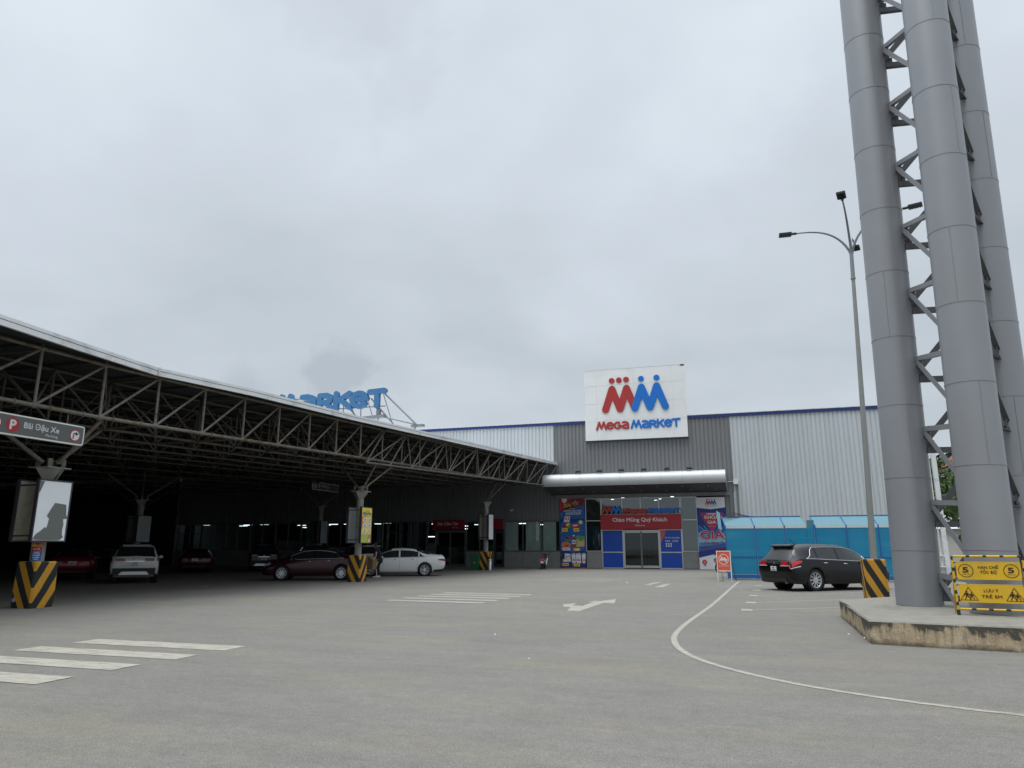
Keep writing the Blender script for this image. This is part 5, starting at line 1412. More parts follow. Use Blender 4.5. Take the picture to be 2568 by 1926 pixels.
NT_ = 9
def rowpts(st, x):
    xs = [s[0] for s in st]; g = [interp(xs, [s[k] for s in st], x) for k in range(1, 8)]
    zs, ws_, wm_, zb_, wb_, zt_, wt_ = g
    gl = max(0., zt_ - zb_)
    k = min(1., gl / .3)
    return [(0, zs), (ws_ * .88, zs), (ws_, zs + .07), (wm_, zs + .38 * (zb_ - zs)), (wm_ * .995, zs + .72 * (zb_ - zs)), (wb_, zb_), (wb_ - .03 - .02 * k, zb_ + gl * .16),
            (wt_ + .02, zt_ - min(.10, gl * .35)), (wt_ * .80, zt_ - min(.025, gl * .12)), (0, zt_ + .008)]
def SP(st, x, t):
    r = rowpts(st, x); n = len(r); i = min(int(t), n - 2); f = t - i
    def q(k): return r[min(max(k, 0), n - 1)] if k >= 0 else (-r[1][0], r[1][1])
    p0, p1, p2, p3 = q(i - 1), q(i), q(i + 1), q(i + 2) if i + 2 < n else (-r[n - 2][0], r[n - 2][1])
    o = []
    for c in (0, 1):
        a, b_, c_, d = p0[c], p1[c], p2[c], p3[c]
        m1, m2 = (c_ - a) * .32, (d - b_) * .32
        o.append((2 * f ** 3 - 3 * f ** 2 + 1) * b_ + (f ** 3 - 2 * f ** 2 + f) * m1 + (-2 * f ** 3 + 3 * f ** 2) * c_ + (f ** 3 - f ** 2) * m2)
    return o
def SN(st, x, t, side):
    e = .01
    def P_(x, t):
        y, z = SP(st, x, t); return Vector((x, y * side, z))
    dx = P_(x + e, t) - P_(x - e, t); dt = P_(x, min(t + e, 9)) - P_(x, t - e)
    n = dx.cross(dt) * -side; n.normalize(); return P_(x, t), n
def patch(mb, st, x0, x1, t0, t1, off, mat, sides=(1, -1), nx=10, nt_=4, shape=None):
    for sd in sides:
        v = []
        for i in range(nx + 1):
            x = x0 + (x1 - x0) * i / nx
            for j in range(nt_ + 1):
                a, c = t0, t1
                if shape: a, c = shape((x - x0) / (x1 - x0), t0, t1)
                t = a + (c - a) * j / nt_
                p, n = SN(st, x, t, sd); v.append(p + n * off)
        f = [(i * (nt_ + 1) + j, (i + 1) * (nt_ + 1) + j, (i + 1) * (nt_ + 1) + j + 1, i * (nt_ + 1) + j + 1) for i in range(nx) for j in range(nt_)]
        if sd < 0: f = [tuple(reversed(q)) for q in f]
        mb.add(v, [tuple(reversed(q)) for q in f], mat, True)
def across(mb, st, x0, x1, t0, off, mat, nx=8, nw=10):
    v = []
    for i in range(nx + 1):
        x = x0 + (x1 - x0) * i / nx
        for j in range(nw + 1):
            s_ = -1 + 2 * j / nw; t = 9 - (9 - t0) * abs(s_)
            p, n = SN(st, x, t, 1 if s_ >= 0 else -1)
            if n.z < 0: n = -n
            v.append(p + n * off)
    mb.add(v, [(i * (nw + 1) + j, (i + 1) * (nw + 1) + j, (i + 1) * (nw + 1) + j + 1, i * (nw + 1) + j + 1) for i in range(nx) for j in range(nw)], mat, True)
def make_wheel(r, w, spokes, parent, loc, side, rimmat='rim_silver', twin=False):
    wh = empty('wheel', loc); wh.parent = parent
    b = MB(); hw = w / 2
    b.lathe([(r * .66, -hw * .9), (r * .80, -hw), (r * .95, -hw * .92), (r, -hw * .6), (r, hw * .6), (r * .95, hw * .92), (r * .80, hw), (r * .66, hw * .9)], (0, 0, 0), 'y', 32, 'tyre', True, False)
    b.build('tyre', None, wh)
    b = MB(); o = side * hw
    b.lathe([(r * .69, o * .95), (r * .66, o * .97), (r * .62, o * .80), (r * .60, o * .2)], (0, 0, 0), 'y', 32, rimmat, True, False)
    b.lathe([(0.001, o * .30), (r * .60, o * .30)], (0, 0, 0), 'y', 24, 'rim_dark', False, False)
    for k in range(spokes):
        a = 2 * PI * k / spokes
        for da in ((-.12, .12) if twin else (0,)):
            c, s_ = math.cos(a + da), math.sin(a + da); c2, s2 = math.cos(a + da * 2.2), math.sin(a + da * 2.2)
            p = Vector((c * r * .12, o * .86, s_ * r * .12)); q = Vector((c2 * r * .65, o * .90, s2 * r * .65)); d = (q - p); sd = Vector((-s2, 0, c2)) * r * (.035 if twin else .05)
            b.add([p - sd * 1.3, p + sd * 1.3, q + sd, q - sd], [(0, 1, 2, 3) if side < 0 else (3, 2, 1, 0)], rimmat)
            dn = Vector((0, -o * .35, 0))
            b.add([p - sd * 1.3, p + sd * 1.3, q + sd, q - sd, p - sd * 1.3 + dn, p + sd * 1.3 + dn, q + sd + dn, q - sd + dn], [(0, 3, 7, 4), (1, 5, 6, 2)], rimmat)
    b.lathe([(r * .13, o * .9), (r * .001, o * .93)], (0, 0, 0), 'y', 12, rimmat, True, False)
    b.build('rim', None, wh)
    return wh
def boolean_cut(o, cutters):
    for c in cutters:
        md = o.modifiers.new('cut', 'BOOLEAN'); md.object = c; md.operation = 'DIFFERENCE'; md.solver = 'EXACT'
    bpy.context.view_layer.update()
    dg = bpy.context.evaluated_depsgraph_get(); me = bpy.data.meshes.new_from_object(o.evaluated_get(dg))
    o.modifiers.clear(); o.data = me
    for c in cutters: bpy.data.objects.remove(c)
def make_car(name, st, spec, label, group=None):
    x0, x1 = st[0][0], st[-1][0]; xa, xb = spec['axles']; wr = spec['wr']; glass_ = spec.get('glass', 'car_glass')
    car = empty(name, (0, 0, 0), 0, label, 'car', group)
    # body shell
    xs = sorted(set([s[0] for s in st] + [x0 + (x1 - x0) * i / 64 for i in range(65)])); TS = [i / 3 for i in range(28)]
    b = MB(); v = []
    for x in xs:
        row = [SP(st, x, t) for t in TS]
        ringp = [(x, y, z) for y, z in row] + [(x, -y, z) for y, z in reversed(row[1:-1])]
        v += ringp
    n = len(ringp)
    f = [(i * n + j, i * n + (j + 1) % n, (i + 1) * n + (j + 1) % n, (i + 1) * n + j) for i in range(len(xs) - 1) for j in range(n)]
    f = [tuple(reversed(q)) for q in f]
    b.add(v, f, spec['paint'], True)
    b.add(v[:n], [tuple(range(n))], spec['paint'], True); b.add(v[-n:], [tuple(reversed(range(n)))], spec['paint'], True)
    body = b.build('body', None, car); clean_normals(body, 50)
    cut = []
    for xw in (xa, xb):
        for sd in (1, -1):
            c = MB(); c.tube((xw, sd * .62, wr), (xw, sd * 1.1, wr), wr + .045, 36, spec['paint']); cut.append(c.build('cutter')); clean_normals(cut[-1])
    boolean_cut(body, cut)
    for xw in (xa, xb):
        for sd in (1, -1):
            b = MB(); b.lathe([(wr + .042, sd * .90), (wr + .042, sd * .625), (.02, sd * .625)], (xw, 0, wr), 'y', 30, 'plastic_black', True, False); b.build('arch_liner', None, car)
    # glazing
    b = MB(); across(b, st, *spec['wind'], 7.2, .006, glass_); b.build('windscreen', None, car)
    b = MB(); across(b, st, *spec['rear'], 7.25 if st is SEDAN else 6.9, .006, glass_); b.build('rear_window', None, car)
    for sd in (1, -1):
        for (a, c) in spec['win']:
            b = MB()
            def shp(u, t0, t1, a=a, c=c):
                x = a + (c - a) * u; lim = spec['wlim']
                k = min(1, max(0, (x - lim[0]) / .42)) if x < lim[0] + .42 else 1
                return (t0, t0 + (t1 - t0) * k)
            patch(b, st, a, c, 5.25, 6.93, .006, glass_, (sd,), 10, 5, shp); b.build('side_window', None, car)
    if spec.get('chrome'):
        b = MB()
        for sd in (1, -1):
            pts = []
            L0, L1 = spec['wlim']
            for i in range(25):
                x = L0 + (L1 - L0) * i / 24; k = min(1, max(0, (x - L0) / .42)); p, n_ = SN(st, x, 5.25 + 1.68 * k, sd); pts.append(p + n_ * .014)
            for i in range(25):
                x = L1 + (L0 - L1) * i / 24; p, n_ = SN(st, x, 5.22, sd); pts.append(p + n_ * .014)
            b.path(pts, .013, 5, 'rim_silver')
        b.build('window_trim', None, car)
    # door seams and sills
    b = MB()
    for x in spec['seams']:
        for sd in (1, -1):
            pts = [SN(st, x, t, sd)[0] + SN(st, x, t, sd)[1] * .0005 for t in [2.3, 3, 3.6, 4.2, 4.8, 5.2]]; b.path(pts, .005, 4, 'plastic_black')
    b.build('door_seam', None, car)
    b = MB()
    for x in spec['handles']:
        for sd in (1, -1):
            p, n_ = SN(st, x, 4.55, sd); b.ell(p + n_ * .022, .10, .018, .018, spec.get('hmat', 'chrome'), 6)
    b.build('door_handle', None, car)
    for sd in (1, -1):
        b = MB(); p, n_ = SN(st, spec['wlim'][1] - .18, 5.4, sd); p = p + Vector((0, sd * .10, .03)); b.ell(p, .07, .11, .075, spec['paint'], 7); b.tube(p, p - Vector((0, sd * .12, .03)), .03, 6, 'plastic_black'); b.build('mirror', None, car)
    b = MB(); patch(b, st, xb + wr + .08 if False else xa + wr + .06, xb - wr - .06, 1.2, 2.25, .006, spec.get('sill', 'plastic_black')); b.build('sill', None, car)
    # lamps, plates, bumpers
    for sd in (1, -1):
        tl = spec['tail']
        b = MB(); patch(b, st, tl[0], tl[1], tl[2], tl[3], .012, spec.get('tailmat', 'tail_red'), (sd,), 6, 3, lambda u, p_, q_: (p_ + (q_ - p_) * .28 * u, q_ - (q_ - p_) * .50 * u ** .7))
        wy = spec.get('tail_in', .45)
        zc_, hh = spec['tail_z']
        yo = SP(st, x0 + .02, 4.7)[0] * .90
        b.obox((x0 - .012, sd * wy, zc_ - hh / 2), (.05, 0, 0), (0, sd * (yo - wy), 0), (0, 0, hh), spec.get('tailmat', 'tail_red'))
        b.build('tail_light', None, car)
        b = MB(); patch(b, st, x1 - .42, x1 - .10, 4.35, 5.1, .012, 'lamp_clear', (sd,), 6, 3); b.build('headlight', None, car)
    b = MB(); xr = x0 - .018; zp = spec['plate_z']; pw = spec.get('plate_w', .17); b.box(xr - .01, xr + .02, -pw, pw, zp - .08, zp + .08, 'plate_white')
    o = b.build('number_plate', None, car)
    if spec.get('plate'):
        fr_ = Frame((xr - .012, 0, zp), (0, -1, 0)); 
        text('plate_lettering', spec['plate'][0], fr_, 0, .012, .055, 'plate_black_letters', o, .003, pw * 1.0, 'CENTER', .02); text('plate_lettering', spec['plate'][1], fr_, 0, -.065, .055, 'plate_black_letters', o, .003, pw * 1.6, 'CENTER', .02)
    b = MB(); patch(b, st, x0 + .02, x0 + .62, 1.1, 2.2, .006, 'plastic_black')
    b.obox((x0 - .012, -.62, .34), (.06, 0, 0), (0, 1.24, 0), (0, 0, .10), 'plastic_black')
    if spec.get('black_band'): b.obox((x0 - .03, -.80, .36), (.10, 0, 0), (0, 1.60, 0), (0, 0, .28), 'plastic_black'); b.add([(x0 - .034, -.58, .37), (x0 - .034, .58, .37), (x0 - .034, .46, .50), (x0 - .034, -.46, .50)], [(0, 3, 2, 1)], 'rim_silver')
    b.build('rear_bumper_trim', None, car)
    b = MB(); b.obox((x1 - .03, -.5, .36), (.05, 0, 0), (0, 1.0, 0), (0, 0, .16), 'plastic_black'); b.build('grille', None, car)
    if spec.get('spoiler'):
        b = MB(); sx, sz = spec['spoiler']; b.add([(sx + .25, -.54, sz + .0), (sx + .25, .54, sz + .0), (sx - .02, .54, sz - .045), (sx - .02, -.54, sz - .045), (sx - .0, .52, sz - .085), (sx - .0, -.52, sz - .085), (sx + .15, .52, sz - .12), (sx + .15, -.52, sz - .12)], [(0, 1, 2, 3), (3, 2, 4, 5), (5, 4, 6, 7), (1, 6, 4, 2), (0, 3, 5, 7)], spec['paint']); b.build('spoiler', None, car)
    if spec.get('extra'): spec['extra'](car, st)
    for xw in (xa, xb):
        for sd in (1, -1): make_wheel(wr, .225, spec['spokes'], car, (xw, sd * (.80 if st is not SEDAN else .795), wr), sd, 'rim_silver', spec.get('twin', False))
    return car
def put(car, p, ang): car.location = (p[0], p[1], 0); car.rotation_euler = (0, 0, R(ang))
def origin_from(contact, local, ang):
    a = R(ang); return (contact[0] - (local[0] * math.cos(a) - local[1] * math.sin(a)), contact[1] - (local[0] * math.sin(a) + local[1] * math.cos(a)))
def wag_extra(car, st):
    b = MB(); x = st[0][0]
    b.lathe([(.045, x - .02), (.05, x + .02)], (0, 0, .93), 'x', 16, 'chrome'); b.lathe([(.032, x - .024), (.032, x - .02)], (0, 0, .93), 'x', 16, 'plastic_black'); b.build('badge', None, car)
    b = MB(); b.tube((x + .02, -.55, .30), (x + .35, -.55, .33), .045, 10, 'chrome'); b.tube((x + .0, -.55, .30), (x + .03, -.55, .30), .03, 10, 'plastic_black'); b.build('exhaust', None, car)
    b = MB(); b.tube((-1.3, .1, 1.6), (-1.55, .1, 1.78), .010, 5, 'plastic_black'); b.tube((-1.24, .1, 1.59), (-1.34, .1, 1.62), .02, 6, 'plastic_black'); b.build('aerial', None, car)
    b = MB()
    for sd in (1, -1): b.obox((x - .018, sd * .36, .845), (.05, 0, 0), (0, sd * .40, 0), (0, 0, .035), 'lamp_clear'); patch(b, st, x + .03, x + .40, 3.98, 4.16, .014, 'lamp_clear', (sd,), 5, 2)
    b.build('reversing_light', None, car)
    b = MB(); b.obox((x - .03, -.30, 1.02), (.02, 0, 0), (0, .6, 0), (0, 0, .03), 'chrome'); b.build('boot_handle', None, car)
car1 = make_car('estate_car', WAGON, dict(paint='paint_black', axles=(-1.39, 1.39), wr=.378, wind=(.48, 1.50), rear=(-2.38, -2.02), win=((-1.72, -1.22), (-1.16, -.26), (-.18, 1.05)), wlim=(-1.75, 1.12), chrome=True, seams=(-1.02, -.20, .98),
    handles=(-.88, .05), tail=(-2.45, -1.98, 4.25, 5.3), tail_z=(.94, .15), tail_in=.42, plate_z=.76, plate_w=.14, plate=('14P', '3706'), spoiler=(-2.12, 1.60), spokes=10, glass='car_glass_grey', extra=wag_extra, sill='paint_black'), 'black estate car with red tail lights parked in the open bays before the blue shelter')
put(car1, origin_from((2.42, 27.55), (-1.39, -.92), 38), 38); car1.scale = (.955, .97, 1.0)
def sed_extra(car, st):
    b = MB(); b.obox((st[0][0] + .15, -.54, 1.075), (.12, 0, 0), (0, 1.08, 0), (0, 0, .02), 'paint_white'); b.build('boot_lip', None, car)
sed = dict(paint='paint_white', axles=(-1.41, 1.41), wr=.34, wind=(.34, 1.28), rear=(-1.66, -.98), win=((-1.50, -1.12), (-1.06, -.12), (-.04, .98)), wlim=(-1.52, 1.02), chrome=True, seams=(-1.0, -.08, .98),
    handles=(-.78, .14), hmat='chrome', tail=(-2.47, -2.10, 4.0, 4.75), tail_z=(.80, .09), tail_in=.40, plate_z=.78, spokes=5, twin=True, sill='paint_white', tailmat='tail_dim_red')
car2 = make_car('white_sedan', SEDAN, dict(sed, extra=sed_extra, glass='car_glass_grey'), 'white sedan parked under the canopy edge behind the person with cardboard')
put(car2, origin_from((-16.0, 35.62), (-1.41, .91), 207.6), 207.6)
car3 = make_car('burgundy_sedan', SEDAN, dict(sed, paint='paint_burgundy', sill='paint_burgundy', glass='car_glass', spokes=8, tailmat='tail_dim_red'), 'dark burgundy sedan parked side-on left of the yellow light box')
put(car3, origin_from((-17.6, 30.0), (-1.41, .91), 205.5), 205.5); car3.scale = (.945, .93, 1.0)
suvs = dict(paint='paint_silver_white', axles=(-1.32, 1.32), wr=.345, wind=(.42, 1.28), rear=(-2.12, -1.83), win=((-1.6, -1.15), (-1.1, -.15), (-.07, .92)), wlim=(-1.62, .98), seams=(-.95, -.1, .92), handles=(-.75, .12), hmat='paint_silver_white',
    tail=(-2.17, -1.84, 4.5, 5.05), tail_z=(.99, .11), tail_in=.38, plate_z=.80, plate_w=.17, spoiler=(-1.88, 1.615), spokes=10, black_band=True, tailmat='tail_dim_red')
def suv_extra(car, st):
    x = st[0][0]; b = MB(); b.obox((x - .03, -.34, .905), (.03, 0, 0), (0, .68, 0), (0, 0, .025), 'chrome'); b.ell((x - .02, 0, 1.0), .012, .055, .032, 'chrome', 6); b.build('badge', None, car)
car4 = make_car('crossover', SUV, dict(suvs, plate=('14A', '369.61'), extra=suv_extra), 'white crossover seen from behind, parked in the shade of the canopy')
put(car4, origin_from((-24.5, 24.8), (-1.95, 0), 133), 133)
car5 = make_car('red_sedan', SEDAN, dict(sed, paint='paint_red', sill='paint_red', glass='car_glass', plate=('30A', '988.77')), 'dark red sedan seen from behind, in the shade beside the nearest striped block')
put(car5, origin_from((-29.6, 26.3), (-2.3, 0), 136), 136)
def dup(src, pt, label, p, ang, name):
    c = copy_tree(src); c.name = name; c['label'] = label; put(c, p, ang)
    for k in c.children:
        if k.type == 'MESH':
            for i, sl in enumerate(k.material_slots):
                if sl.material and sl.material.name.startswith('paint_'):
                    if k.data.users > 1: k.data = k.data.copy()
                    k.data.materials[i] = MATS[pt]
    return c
G_ = 'cars parked in the deep shade of the canopy'
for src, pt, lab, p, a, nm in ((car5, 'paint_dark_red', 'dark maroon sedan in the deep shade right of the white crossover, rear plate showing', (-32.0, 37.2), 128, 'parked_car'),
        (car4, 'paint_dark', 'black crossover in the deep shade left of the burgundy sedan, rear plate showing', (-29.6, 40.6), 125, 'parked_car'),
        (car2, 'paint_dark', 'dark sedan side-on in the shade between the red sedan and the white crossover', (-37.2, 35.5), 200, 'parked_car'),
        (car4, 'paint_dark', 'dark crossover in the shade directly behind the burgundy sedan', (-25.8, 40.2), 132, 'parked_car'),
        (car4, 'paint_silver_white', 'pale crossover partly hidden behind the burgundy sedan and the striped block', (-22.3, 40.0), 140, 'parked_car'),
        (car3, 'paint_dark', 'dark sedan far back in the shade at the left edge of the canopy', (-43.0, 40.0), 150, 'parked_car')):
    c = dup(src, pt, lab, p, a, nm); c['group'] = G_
for c in (car2, car3, car4, car5): c['group'] = 'cars parked under the canopy'

# ================================================================== SCOOTERS
def scooter(label, p, ang, paint_='scooter_red', trim='paint_white'):
    s = empty('scooter', (p[0], p[1], 0), R(ang), label, 'motor scooter', 'scooters parked by the store'); s.rotation_euler = (R(5), 0, R(ang))
    for x in (-.60, .62):
        w = empty('wheel', (x, 0, .28)); w.parent = s
        b = MB(); b.lathe([(.20, -.035), (.26, -.04), (.28, 0), (.26, .04), (.20, .035)], (0, 0, 0), 'y', 24, 'tyre', True, False); b.build('tyre', None, w)
        b = MB(); b.lathe([(.205, -.02), (.205, .02)], (0, 0, 0), 'y', 20, 'rim_dark', True, False)
        for k in range(5): a = 2 * PI * k / 5; b.tube((0, 0, 0), (.2 * math.cos(a), 0, .2 * math.sin(a)), .014, 5, 'rim_dark')
        b.build('rim', None, w)
    b = MB(); b.ell((-.45, 0, .62), .36, .15, .14, paint_, 9); b.ell((-.66, 0, .70), .16, .12, .08, paint_, 8); b.build('body', None, s)
    b = MB()
    for sd in (1, -1): b.obox((-.80, sd * .14, .55), (.62, 0, -.16), (0, sd * .03, 0), (0, 0, .10), trim); b.obox((.18, sd * .15, .32), (.24, 0, .45), (0, sd * .04, 0), (.10, 0, 0), trim)
    b.build('side_trim', None, s)
    b = MB(); b.obox((.20, -.17, .30), (.28, 0, .52), (0, .34, 0), (.10, 0, 0), 'plastic_black'); b.obox((-.25, -.13, .24), (.50, 0, 0), (0, .26, 0), (0, 0, .08), 'plastic_black'); b.ell((.70, 0, .54), .20, .07, .05, paint_, 7); b.build('leg_shield', None, s)
    b = MB(); b.ell((-.38, 0, .78), .42, .14, .065, 'plastic_black', 8); b.build('seat', None, s)
    b = MB(); b.tube((.62, 0, .28), (.42, 0, .98), .03, 8, 'rim_dark'); b.tube((.42, -.32, 1.0), (.42, .32, 1.0), .017, 6, 'plastic_black'); b.ell((.46, 0, .99), .11, .14, .08, 'plastic_black', 7)
    for sd in (1, -1): b.tube((.42, sd * .22, 1.0), (.38, sd * .30, 1.16), .007, 5, 'plastic_black'); b.ell((.37, sd * .33, 1.18), .015, .06, .04, 'plastic_black', 6)
    b.build('handlebar', None, s)
    b = MB(); b.box(-.86, -.80, -.08, .08, .60, .70, 'tail_red'); b.build('tail_light', None, s)
    b = MB(); b.box(-.90, -.885, -.10, .10, .42, .56, 'plate_white'); b.build('number_plate', None, s)
    b = MB(); b.tube((-.55, -.13, .26), (-.95, -.14, .34), .045, 8, 'rim_dark'); b.tube((-.2, .0, .28), (-.60, .1, .28), .05, 6, 'rim_dark'); b.tube((-.1, .1, .25), (-.05, .26, .0), .012, 5, 'rim_dark'); b.build('exhaust', None, s)
    return s
scooter('small red and white scooter by the grey wall left of the sale banner', (-13.25, 49.6), 97)
scooter('black scooter half hidden behind the orange no-parking board', (-1.12, 46.3), 120, 'paint_black', 'plastic_black')

# ================================================================== GREEN BIN, LITTER BIN
bn = empty('wheelie_bin', (-16.95, 45.9, 0), R(8), 'green wheelie bin with lid beside the striped block near the store', 'bin')
b = MB(); v = [(sx * w_, sy * d_, z) for z, w_, d_ in ((.08, .22, .24), (.92, .29, .33)) for sx, sy in ((-1, -1), (1, -1), (1, 1), (-1, 1))]
b.add(v, [(0, 3, 2, 1), (4, 5, 6, 7), (0, 1, 5, 4), (1, 2, 6, 5), (2, 3, 7, 6), (3, 0, 4, 7)], 'bin_green'); b.box(-.31, .31, -.35, -.33, .84, .92, 'bin_green')
b.build('body', None, bn)
b = MB(); b.add([(-.31, -.37, .925), (.31, -.37, .925), (.31, .36, .925), (-.31, .36, .925), (-.27, -.33, .98), (.27, -.33, .98), (.28, .34, 1.03), (-.28, .34, 1.03)], [(4, 5, 6, 7), (0, 1, 5, 4), (1, 2, 6, 5), (2, 3, 7, 6), (3, 0, 4, 7)], 'bin_green'); b.tube((-.28, .40, .95), (.28, .40, .95), .02, 6, 'bin_green'); b.build('lid', None, bn)
b = MB()
for sx in (-.2, .2): b.lathe([(.1, -.025), (.1, .025)], (0, 0, 0), 'x', 14, 'tyre'); 
o = b.build('wheel', None, bn); o.location = (.24, .24, .10)
b = MB(); f_ = Frame((0, -.285, .5)); disc(b, f_, .0, .13, .04, .006, 'lettering_white'); b.box(-.09, .09, -.290, -.286, .50, .515, 'lettering_white'); b.box(-.07, .07, -.290, -.286, .46, .472, 'lettering_white'); b.build('printed_mark', None, bn)
ab = empty('ash_bin', (-15.95, 45.95, 0), 0, 'slim steel litter bin in front of the far striped block', 'bin')
b = MB(); b.lathe([(.12, 0), (.12, .62), (.10, .62)], n=18, mat='aluminium'); b.build('body', None, ab); b = MB(); b.lathe([(.125, .63), (.125, .70), (.06, .73)], n=18, mat='aluminium'); b.build('top', None, ab)

# ================================================================== PERSON
def skin_mesh(name, pts, edges, parent, mat, sub=2, root=0):
    me = bpy.data.meshes.new(name); me.from_pydata([p[:3] for p in pts], edges, [])
    o = bpy.data.objects.new(name, me); COL.objects.link(o)
    sk = o.modifiers.new('s', 'SKIN'); sk.use_smooth_shade = True
    for i, p in enumerate(pts):
        r = p[3]; me.skin_vertices[0].data[i].radius = r if isinstance(r, tuple) else (r, r)
    me.skin_vertices[0].data[root].use_root = True
    ss = o.modifiers.new('u', 'SUBSURF'); ss.levels = sub; ss.render_levels = sub
    bpy.context.view_layer.update(); dg = bpy.context.evaluated_depsgraph_get()
    m2 = bpy.data.meshes.new_from_object(o.evaluated_get(dg)); o.modifiers.clear(); o.data = m2
    m2.materials.clear(); m2.materials.append(MATS[mat])
    for p in m2.polygons: p.use_smooth = True
    o.parent = parent
    return o
# local: person faces +x, left is +y
pe = empty('person', (-17.45, 33.05, 0), R(196), 'person in dark clothes with white striped trousers bending beside the white sedan, holding brown cardboard', 'person')
pelvis = (-.08, 0, .92, .125)
P_ = [pelvis, (-.04, 0, 1.10, .12), (.03, 0, 1.31, .14), (.06, 0, 1.42, .10), (.11, 0, 1.49, .055), (.15, 0, 1.54, .072), (.18, 0, 1.61, .092), (.19, 0, 1.67, .070),
      (-.08, .10, .86, .10), (.02, .11, .50, .068), (-.04, .12, .12, .045), (.09, .13, .045, .035),
      (-.08, -.10, .86, .10), (-.02, -.11, .48, .068), (-.10, -.12, .12, .045), (.03, -.13, .045, .035),
      (.05, .19, 1.38, .062), (.02, .27, 1.12, .043), (.06, .31, .90, .030), (.08, .31, .84, .033),
      (.06, -.19, 1.37, .062), (.20, -.25, 1.10, .043), (.38, -.16, .98, .030), (.44, -.15, .97, .033),
      (.265, 0, 1.595, .016), (.175, .095, 1.60, .016), (.175, -.095, 1.60, .016)]
E_ = [(0, 1), (1, 2), (2, 3), (3, 4), (4, 5), (5, 6), (6, 7), (0, 8), (8, 9), (9, 10), (10, 11), (0, 12), (12, 13), (13, 14), (14, 15), (3, 16), (16, 17), (17, 18), (18, 19), (3, 20), (20, 21), (21, 22), (22, 23), (6, 24), (6, 25), (6, 26)]
def fingers(base, idx, d, spread, curl):
    # five separate digits rooted in the palm
    for k in range(4):
        o_ = Vector(base) + Vector(spread) * (k - 1.5) * .018; L = (.038, .044, .041, .032)[k]
        a = len(P_); dv = Vector(d).normalized(); cv = Vector(curl).normalized()
        q1 = o_ + dv * .035; q2 = q1 + (dv * .8 + cv * .5).normalized() * L; q3 = q2 + (dv * .3 + cv).normalized() * L * .7
        P_.extend([(*q1, .009), (*q2, .008), (*q3, .007)]); E_.extend([(idx, a), (a, a + 1), (a + 1, a + 2)])
    a = len(P_); s_ = Vector(spread).normalized(); t1 = Vector(base) + s_ * .035 + Vector(d).normalized() * .01; t2 = t1 + (s_ * .5 + Vector(d).normalized()).normalized() * .035
    P_.extend([(*t1, .010), (*t2, .008)]); E_.extend([(idx, a), (a, a + 1)])
fingers(P_[19][:3], 19, (.1, 0, -1), (1, 0, 0), (.4, -.6, -.2)); fingers(P_[23][:3], 23, (1, .2, -.1), (0, 0, 1), (-.2, .9, 0))
skin_mesh('body', P_, E_, pe, 'skin', 2)
sh = [(-.08, 0, .96, .175), (-.04, 0, 1.10, .17), (.03, 0, 1.30, .19), (.065, 0, 1.42, .15), (.055, .19, 1.385, .105), (.035, .24, 1.21, .082), (.065, -.19, 1.375, .105), (.12, -.23, 1.21, .082), (-.09, 0, .82, .175), (.10, 0, 1.485, .085)]
skin_mesh('shirt', sh, [(0, 1), (1, 2), (2, 3), (3, 4), (4, 5), (3, 6), (6, 7), (0, 8), (3, 9)], pe, 'cloth_navy', 2)
tr_ = [(-.085, 0, .95, .17), (-.08, .10, .84, .115), (.02, .11, .50, .085), (-.045, .12, .10, .066), (-.08, -.10, .84, .115), (-.02, -.11, .48, .085), (-.105, -.12, .10, .066)]
skin_mesh('trousers', tr_, [(0, 1), (1, 2), (2, 3), (0, 4), (4, 5), (5, 6)], pe, 'cloth_black', 2)
b = MB(); b.path([(-.08, .205, .82), (-.03, .205, .68), (.015, .195, .50), (-.01, .188, .30), (-.045, .182, .10)], [.020, .018, .017, .016, .015], 6, 'cloth_white'); b.build('trouser_stripe', None, pe)
b = MB()
for fx, fy in ((.02, .125), (-.045, -.125)): b.ell((fx + .03, fy, .045), .145, .052, .045, 'cloth_white', 8); b.ell((fx - .05, fy, .07), .06, .045, .055, 'cloth_white', 6)
b.build('shoe', None, pe)
b = MB(); b.ell((.155, 0, 1.665), .108, .102, .085, 'hair_black', 10); b.ell((.115, 0, 1.60), .08, .095, .10, 'hair_black', 8); b.build('hair', None, pe)
b = MB()
for sy in (.033, -.033): b.ell((.262, sy, 1.625), .008, .012, .006, 'hair_black', 5)
b.tube((.262, -.022, 1.556), (.262, .022, 1.556), .005, 5, 'scooter_red'); b.build('face', None, pe)
b = MB(); b.path([(.12, .06, 1.45), (.20, .05, 1.32), (.20, .02, 1.12)], .018, 6, 'cloth_red'); b.build('lanyard', None, pe)
cbx = wempty('cardboard_sheet', (-18.0, 32.85, .6), 'folded brown cardboard held by the person beside the striped block', 'cardboard')
for k, (o_, a_, c_) in enumerate((((-17.80, 32.62, .52), (.32, -.03, -.14), (.04, -.02, .52)), ((-17.48, 32.59, .38), (.16, .12, .06), (.04, -.02, .50)), ((-17.76, 32.60, 1.05), (.30, -.03, -.12), (.02, .10, .08)))):
    b = MB(); b.obox(o_, a_, (0, .012, 0), c_, 'cardboard'); b.build('flap' if k else 'sheet', None, cbx)

